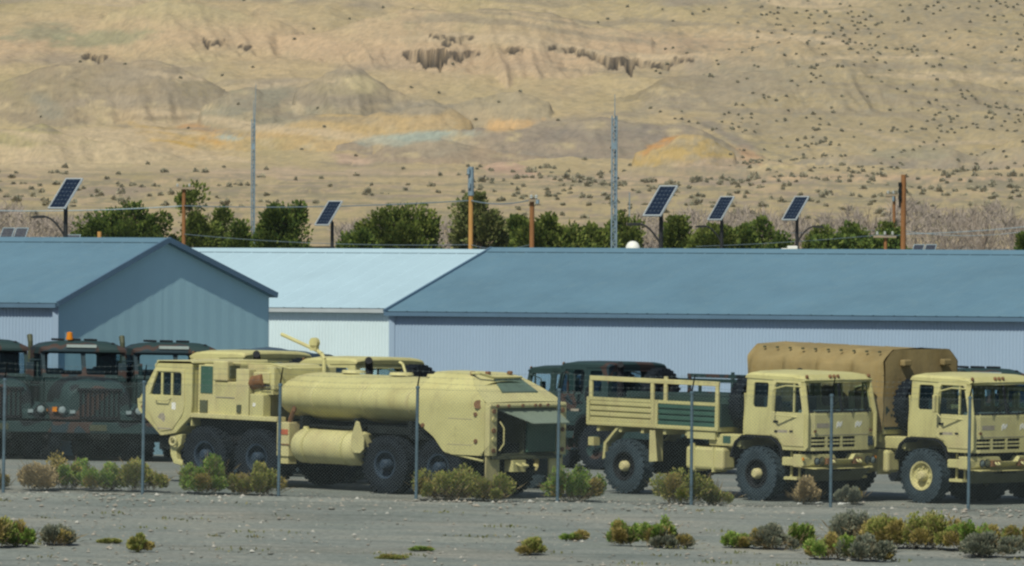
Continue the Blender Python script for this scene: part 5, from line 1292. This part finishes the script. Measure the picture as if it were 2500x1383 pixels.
def bare_tree(px, pyt, d, label, seed, lean=0.):
    rng = random.Random(seed); t = at(px, pyt, d); z0 = float(gz(t.x, d)); root = empty('bare_tree', (t.x, d, z0)); tag(root, label, 'tree', 'leafless trees beyond the sheds')
    h = t.z - z0; tr = MB(); br = MB()
    tr.tube([(-lean * h, 0, -.2), (-lean * h * .55, .1, h * .4), (0, 0, h * .75)], .07, 6)
    def grow(p, dv, l, r, dep):
        q = p + dv * l; br.cyl(p, q, r, r * .6, 4, caps=False)
        if dep:
            for _ in range(3): grow(p.lerp(q, rng.uniform(.5, 1)), (dv + Vector((rng.uniform(-.7, .7), rng.uniform(-.7, .7), rng.uniform(-.1, .5)))).normalized(), l * rng.uniform(.55, .8), r * .6, dep - 1)
    for i in range(10):
        s = rng.uniform(.35, .98); p = Vector((-lean * h * (1 - s) * .9, 0, h * .75 * s))
        grow(p, Vector((rng.uniform(-.8, .8), rng.uniform(-.8, .8), .8)).normalized(), h * .14, .03, 3)
    tr.build('trunk', M_BARKG, root, smooth=40); br.build('branches', M_BARKG, root)
M_BARKG = paint('grey_bark', (.23, .185, .15), .9, .2, 3)
bare_tree(2410, 480, 500, 'tall leafless tree leaning right near the right edge', 3, .12)
bare_tree(2120, 500, 510, 'leafless tree left of the thickest pole', 4, .05)
bare_tree(1975, 560, 480, 'small leafless tree right of the right-arm solar lamp', 5)
bare_tree(2330, 540, 505, 'thin leafless tree in the brush right of the thickest pole', 6)
bare_tree(1935, 500, 520, 'leafless tree behind the right-arm solar lamp panel', 7)

# hill shrubs: shared meshes, three hundred as things and the rest as one mass
M_HSHRUB = leafmat('grey_green_shrub', [(.20, .20, .145), (.29, .27, .19), (.37, .33, .23)])
def shrub_pts(seed, n, w=1., h=.75):
    rng = np.random.RandomState(seed); q = rng.normal(size=(n, 3)); q /= np.linalg.norm(q, axis=1, keepdims=True); q[:, 2] = np.abs(q[:, 2])
    p = q * rng.rand(n, 1) ** .5 * np.array([w / 2, w / 2, h]) * .8
    return p, q + np.array([0, 0, .4])
SH = []
for k in range(6):
    p, dr = shrub_pts(200 + k, 46); SH.append((p, dr, leaves_mesh('hill_shrub', p, dr, .36, M_HSHRUB, k, .5)))
rng = np.random.RandomState(77)
def batch(n, d, keep, size):
    px = rng.uniform(-150, 2650, n); m = keep(px, d); px, d = px[m], d[m]; s = size(d)
    x = (px - 1250) / FPX * d; return np.stack([x, d, hill_z(x, d), s, FPX / d * s], 1)
A1 = batch(4000, 900 + 1280 * rng.rand(4000) ** .6, lambda px, d: (rng.rand(len(px)) < .3 + .5 * (px > 1250) + .2 * (px > 1700)) & (fbm(px * .012, d * .012, 3, 99) > .46), lambda d: np.minimum(1.4, rng.lognormal(-.5, .4, len(d))) * (d / 1500) ** .7)[:640]
A2 = batch(9000, rng.uniform(2180, 2640, 9000), lambda px, d: rng.rand(len(px)) < (.03 + .75 * np.clip((px - 1550) / 450, 0, 1)) * (fbm(px * .01, d * .02, 3, 88) * 1.6 - .3), lambda d: np.minimum(1.2, rng.lognormal(-.95, .42, len(d))))[:1900]
cand = np.concatenate([A1, A2]).tolist()
cand.sort(key=lambda c: -c[4])
for i, (x, d, z, s, q) in enumerate(cand[:300]):
    o = link('hill_shrub', SH[i % 6][2]); o.location = (x, d, z - .05); o.scale = (s, s, s * rng.uniform(.7, 1.1)); o.rotation_euler = (0, 0, rng.uniform(0, 6))
    tag(o, 'grey-green desert shrub dotted on the tan hillside', 'shrub', 'desert shrubs scattered over the tan hill')
P, Dr = [], []
for i, (x, d, z, s, q) in enumerate(cand[300:]):
    p, dr, _ = SH[i % 6]; P.append(p * s + np.array([x, d, z - .05])); Dr.append(dr)
tag(link('distant_shrubs', leaves_mesh('distant_shrubs', np.concatenate(P), np.concatenate(Dr), .34, M_HSHRUB, 5, .55)), kind='stuff')

# near desert bushes
PAL = {'green': [(.07, .14, .02), (.14, .25, .04), (.23, .32, .07), (.26, .27, .09)], 'olive': [(.11, .15, .03), (.21, .25, .06), (.31, .31, .09), (.33, .28, .10)],
       'dry': [(.24, .19, .10), (.38, .30, .16), (.47, .38, .22)], 'tawny': [(.16, .15, .04), (.29, .24, .07), (.38, .29, .11)], 'grey': [(.09, .115, .09), (.16, .18, .13), (.24, .235, .17)]}
M_BUSH = {k: leafmat('bush_leaves_' + k, v) for k, v in PAL.items()}
M_DRYTWIG = leafmat('dry_twigs', [(.11, .09, .05), (.18, .14, .075), (.25, .20, .11)])
def bush(px, pyb, wpx, hpx, kind, label, seed, dry=.2, group='bushes along the fence'):
    rng = np.random.RandomState(seed); g = ground_px(px, pyb); k = g.y / FPX; w = wpx * k; h = hpx * k
    root = empty('desert_bush', g); tag(root, label, 'bush', group)
    n = int(2600 + 4200 * w); ncl = max(5, int(9 * w + 4)); P, Dr, Q, Qd = [], [], [], []
    for c in range(ncl):
        a = rng.rand() * 2 * math.pi; r = math.sqrt(rng.rand()) * .42; cx, cy = r * w * math.cos(a), r * min(w, 1.6) * math.sin(a)
        top = h * (1 - (r / .5) ** 2 * .5) * rng.uniform(.5, 1.08); cr = rng.uniform(.08, .19) * (w * .6 + .35); m = n // ncl
        q = rng.normal(size=(m, 3)); q /= np.linalg.norm(q, axis=1, keepdims=True); q *= rng.rand(m, 1) ** .6 * 1.15
        pt = q * np.array([cr, cr, top * .36]) + np.array([cx, cy, top * .68]); pt[:, 2] = np.clip(pt[:, 2], .01, h * 1.04)
        P.append(pt); Dr.append(q + np.array([cx / w, cy / w, .9]))
        mt = int(24 + 30 * dry); t = rng.rand(mt, 1)
        e = np.array([cx, cy, top * .8]) + rng.normal(size=(mt, 3)) * np.array([cr * 1.3, cr * 1.3, top * .15]); b = np.array([cx * .45, cy * .45, 0.]) + rng.normal(size=(mt, 3)) * np.array([.08, .08, 0])
        Q.append(b + (e - b) * t * .85); Qd.append(e - b)
    dk = [c for c in range(ncl) if rng.rand() < dry and kind in ('green', 'olive')] or [0]; gk = [c for c in range(ncl) if c not in dk]
    link('foliage', leaves_mesh('foliage', np.concatenate([P[c] for c in gk]), np.concatenate([Dr[c] for c in gk]), min(.052, .02 + h * .1), M_BUSH[kind], seed, .36), root)
    link('dry_foliage', leaves_mesh('dry_foliage', np.concatenate([P[c] for c in dk]), np.concatenate([Dr[c] for c in dk]), min(.056, .02 + h * .1), M_BUSH['tawny'], seed + 7, .3), root)
    Q = np.concatenate(Q); Q[:, 2] = np.maximum(Q[:, 2], 0); tag(link('twigs', leaves_mesh('twigs', Q, np.concatenate(Qd), min(.22, h * .4), M_DRYTWIG, seed + 1, .04), root), kind='stuff')
B1 = [(95, 1198, 130, 70, 'dry', 'pale straw-coloured bush leftmost along the fence'), (165, 1196, 130, 92, 'green', 'green bush beside the straw-coloured one at the left'), (255, 1200, 120, 70, 'green', 'low green and brown bush between two taller ones at the left'),
      (345, 1202, 120, 88, 'olive', 'brownish green bush at the foot of the second fence post'), (505, 1207, 130, 92, 'green', 'bright green bush in front of the front tanker wheels'), (590, 1209, 90, 55, 'olive', 'low yellowish bush in front of the second tanker wheel'), (640, 1212, 95, 78, 'olive', 'yellow-brown bush left of the third fence post'),
      (1100, 1224, 170, 98, 'olive', 'large rounded olive bush in front of the tanker rear wheels'), (1205, 1226, 90, 72, 'olive', 'thin olive bush in front of the tanker mud flap'), (1405, 1226, 150, 95, 'green', 'green leafy bush between the tanker and the open cargo truck'),
      (1668, 1234, 150, 96, 'olive', 'yellow-green mound bush right of the open truck rear wheel'), (1748, 1236, 80, 62, 'olive', 'small yellowish bush beside the front wheel of the open truck'), (1970, 1232, 75, 66, 'dry', 'brown dried bush under the bumper of the open truck'), (2078, 1232, 70, 42, 'grey', 'grey tumbleweed under the far front wheel of the open truck'), (-5, 1195, 50, 60, 'grey', 'grey bush cut off at the left edge by the fence')]
for i, b in enumerate(B1): bush(*b, 300 + i)
GF = 'bushes on the gravel in the foreground'
B2 = [(40, 1337, 100, 62, 'green', 'dark green bush at the lower left edge'), (-12, 1340, 80, 80, 'olive', 'yellowish bush cut off by the lower left edge'), (130, 1334, 75, 60, 'grey', 'grey-green bush right of the dark one at the lower left'), (338, 1348, 50, 40, 'olive', 'small lone olive tuft on the gravel at the left'),
      (1520, 1334, 80, 62, 'green', 'low green bush left of the taller one in the foreground'), (1605, 1336, 75, 78, 'green', 'tallest dark green bush in the middle foreground'), (1640, 1338, 90, 46, 'grey', 'grey twiggy bush leaning on the tallest foreground bush'), (1800, 1340, 62, 46, 'green', 'small rounded green bush right of the foreground middle'),
      (1895, 1344, 100, 60, 'grey', 'wispy grey-yellow bush in the right foreground'), (1950, 1338, 60, 64, 'green', 'upright green sprig behind the wispy bush'), (2040, 1368, 120, 62, 'green', 'low green bush nearest the camera at the right'), (2085, 1330, 130, 78, 'grey', 'grey bush behind the nearest right bush'), (2110, 1372, 110, 64, 'grey', 'pale twiggy bush right of the nearest green one'),
      (2170, 1338, 130, 82, 'olive', 'tall yellowish bush in the right foreground'), (2270, 1342, 150, 88, 'olive', 'broad pale green bush second from the right group end'), (2370, 1346, 110, 84, 'green', 'green topped bush near the lower right'), (2420, 1360, 140, 62, 'grey', 'dark grey twiggy bush at the lower right'), (2495, 1340, 80, 78, 'green', 'green bush cut off by the right edge'),
      (1300, 1356, 60, 42, 'olive', 'small sprig of weed in the middle foreground'), (1405, 1322, 50, 26, 'green', 'tiny green weed left of the middle foreground bushes'), (265, 1328, 40, 16, 'olive', 'flat weed left of the small lone tuft'), (950, 1366, 70, 12, 'olive', 'flat green weed low in the left half of the gravel'), (1030, 1345, 45, 9, 'green', 'smallest flat weed low in the gravel centre')]
for i, b in enumerate(B2): bush(b[0], b[1], b[2] * 1.22, *b[3:], 400 + i, group=GF)

# loose stones on the gravel, uncountable
def stones():
    rng = np.random.RandomState(8); mb_v = []; mb_f = []
    base = np.array([(1, 0, 0), (-1, 0, 0), (0, 1, 0), (0, -1, 0), (0, 0, 1), (0, 0, -1)], float)
    F = [(0, 2, 4), (2, 1, 4), (1, 3, 4), (3, 0, 4), (2, 0, 5), (1, 2, 5), (3, 1, 5), (0, 3, 5)]
    for i in range(5200):
        y = rng.uniform(216, 249) if i > 1800 else FENCE_Y - .9 + rng.normal() * .7; x = rng.uniform(-13, 13)
        s = rng.lognormal(-3.7, .5); s = min(s, .07)
        p = base * (s * rng.uniform(.6, 1.3, (6, 1))) * np.array([1.2, 1, .65]); a = rng.rand() * 6; c, q = math.cos(a), math.sin(a)
        p = np.stack([p[:, 0] * c - p[:, 1] * q, p[:, 0] * q + p[:, 1] * c, p[:, 2]], 1) + np.array([x, y, float(gz(x, y)) + s * .2])
        n = len(mb_v); mb_v += p.tolist(); mb_f += [tuple(k + n for k in f) for f in F]
    me = bpy.data.meshes.new('loose_stones'); me.from_pydata(mb_v, [], mb_f); me.materials.append(leafmat('stones', [(.14, .15, .14), (.24, .24, .215), (.29, .26, .22), (.40, .40, .37)], .9))
    tag(link('loose_stones', me), kind='stuff')
stones()
M_WEED = leafmat('weed_leaves', [(.09, .10, .04), (.13, .15, .05), (.19, .16, .09)])
def weeds():
    rng = np.random.RandomState(18); P, D = [], []
    for i in range(110):
        x = rng.uniform(-12, 12); y = rng.uniform(218, 244); 
        if rng.rand() > .35 + .5 * (x > 2) * (y < 236): continue
        m = rng.randint(8, 40); w = rng.uniform(.08, .35)
        q = rng.normal(size=(m, 3)) * np.array([w, w * .7, 0]); z = gz(x + q[:, 0], y + q[:, 1]) + .01
        P.append(np.stack([x + q[:, 0], y + q[:, 1], z], 1)); D.append(rng.normal(size=(m, 3)) * .6 + np.array([0, 0, .8]))
    tag(link('ground_weeds', leaves_mesh('ground_weeds', np.concatenate(P), np.concatenate(D), .06, M_WEED, 3, .3)), kind='stuff')
weeds()
# scraps of white litter at the foot of the fence
for i, (px, py, w) in enumerate(((2062, 1237, .14), (1998, 1235, .1), (1952, 1236, .07))):
    g = ground_px(px, py); rng = np.random.RandomState(i); n = 7
    mb = MB(); pts = [(g.x + w * math.cos(t) * rng.uniform(.6, 1.2), g.y + w * .6 * math.sin(t), g.z + .02 + rng.rand() * .06) for t in [2 * math.pi * k / n for k in range(n)]]
    mb.add(pts + [(p[0], p[1], p[2] + .012) for p in pts], [tuple(range(n))[::-1], tuple(range(n, 2 * n))] + [(k, (k + 1) % n, (k + 1) % n + n, k + n) for k in range(n)])
    o = mb.build('litter_scrap', M_WHITE); tag(o, ['largest crumpled white scrap right of the sixth post foot', 'white scrap just left of the post under the open truck bumper', 'tiny white scrap beside the brown dried bush'][i], 'litter', 'white litter scraps at the fence foot')
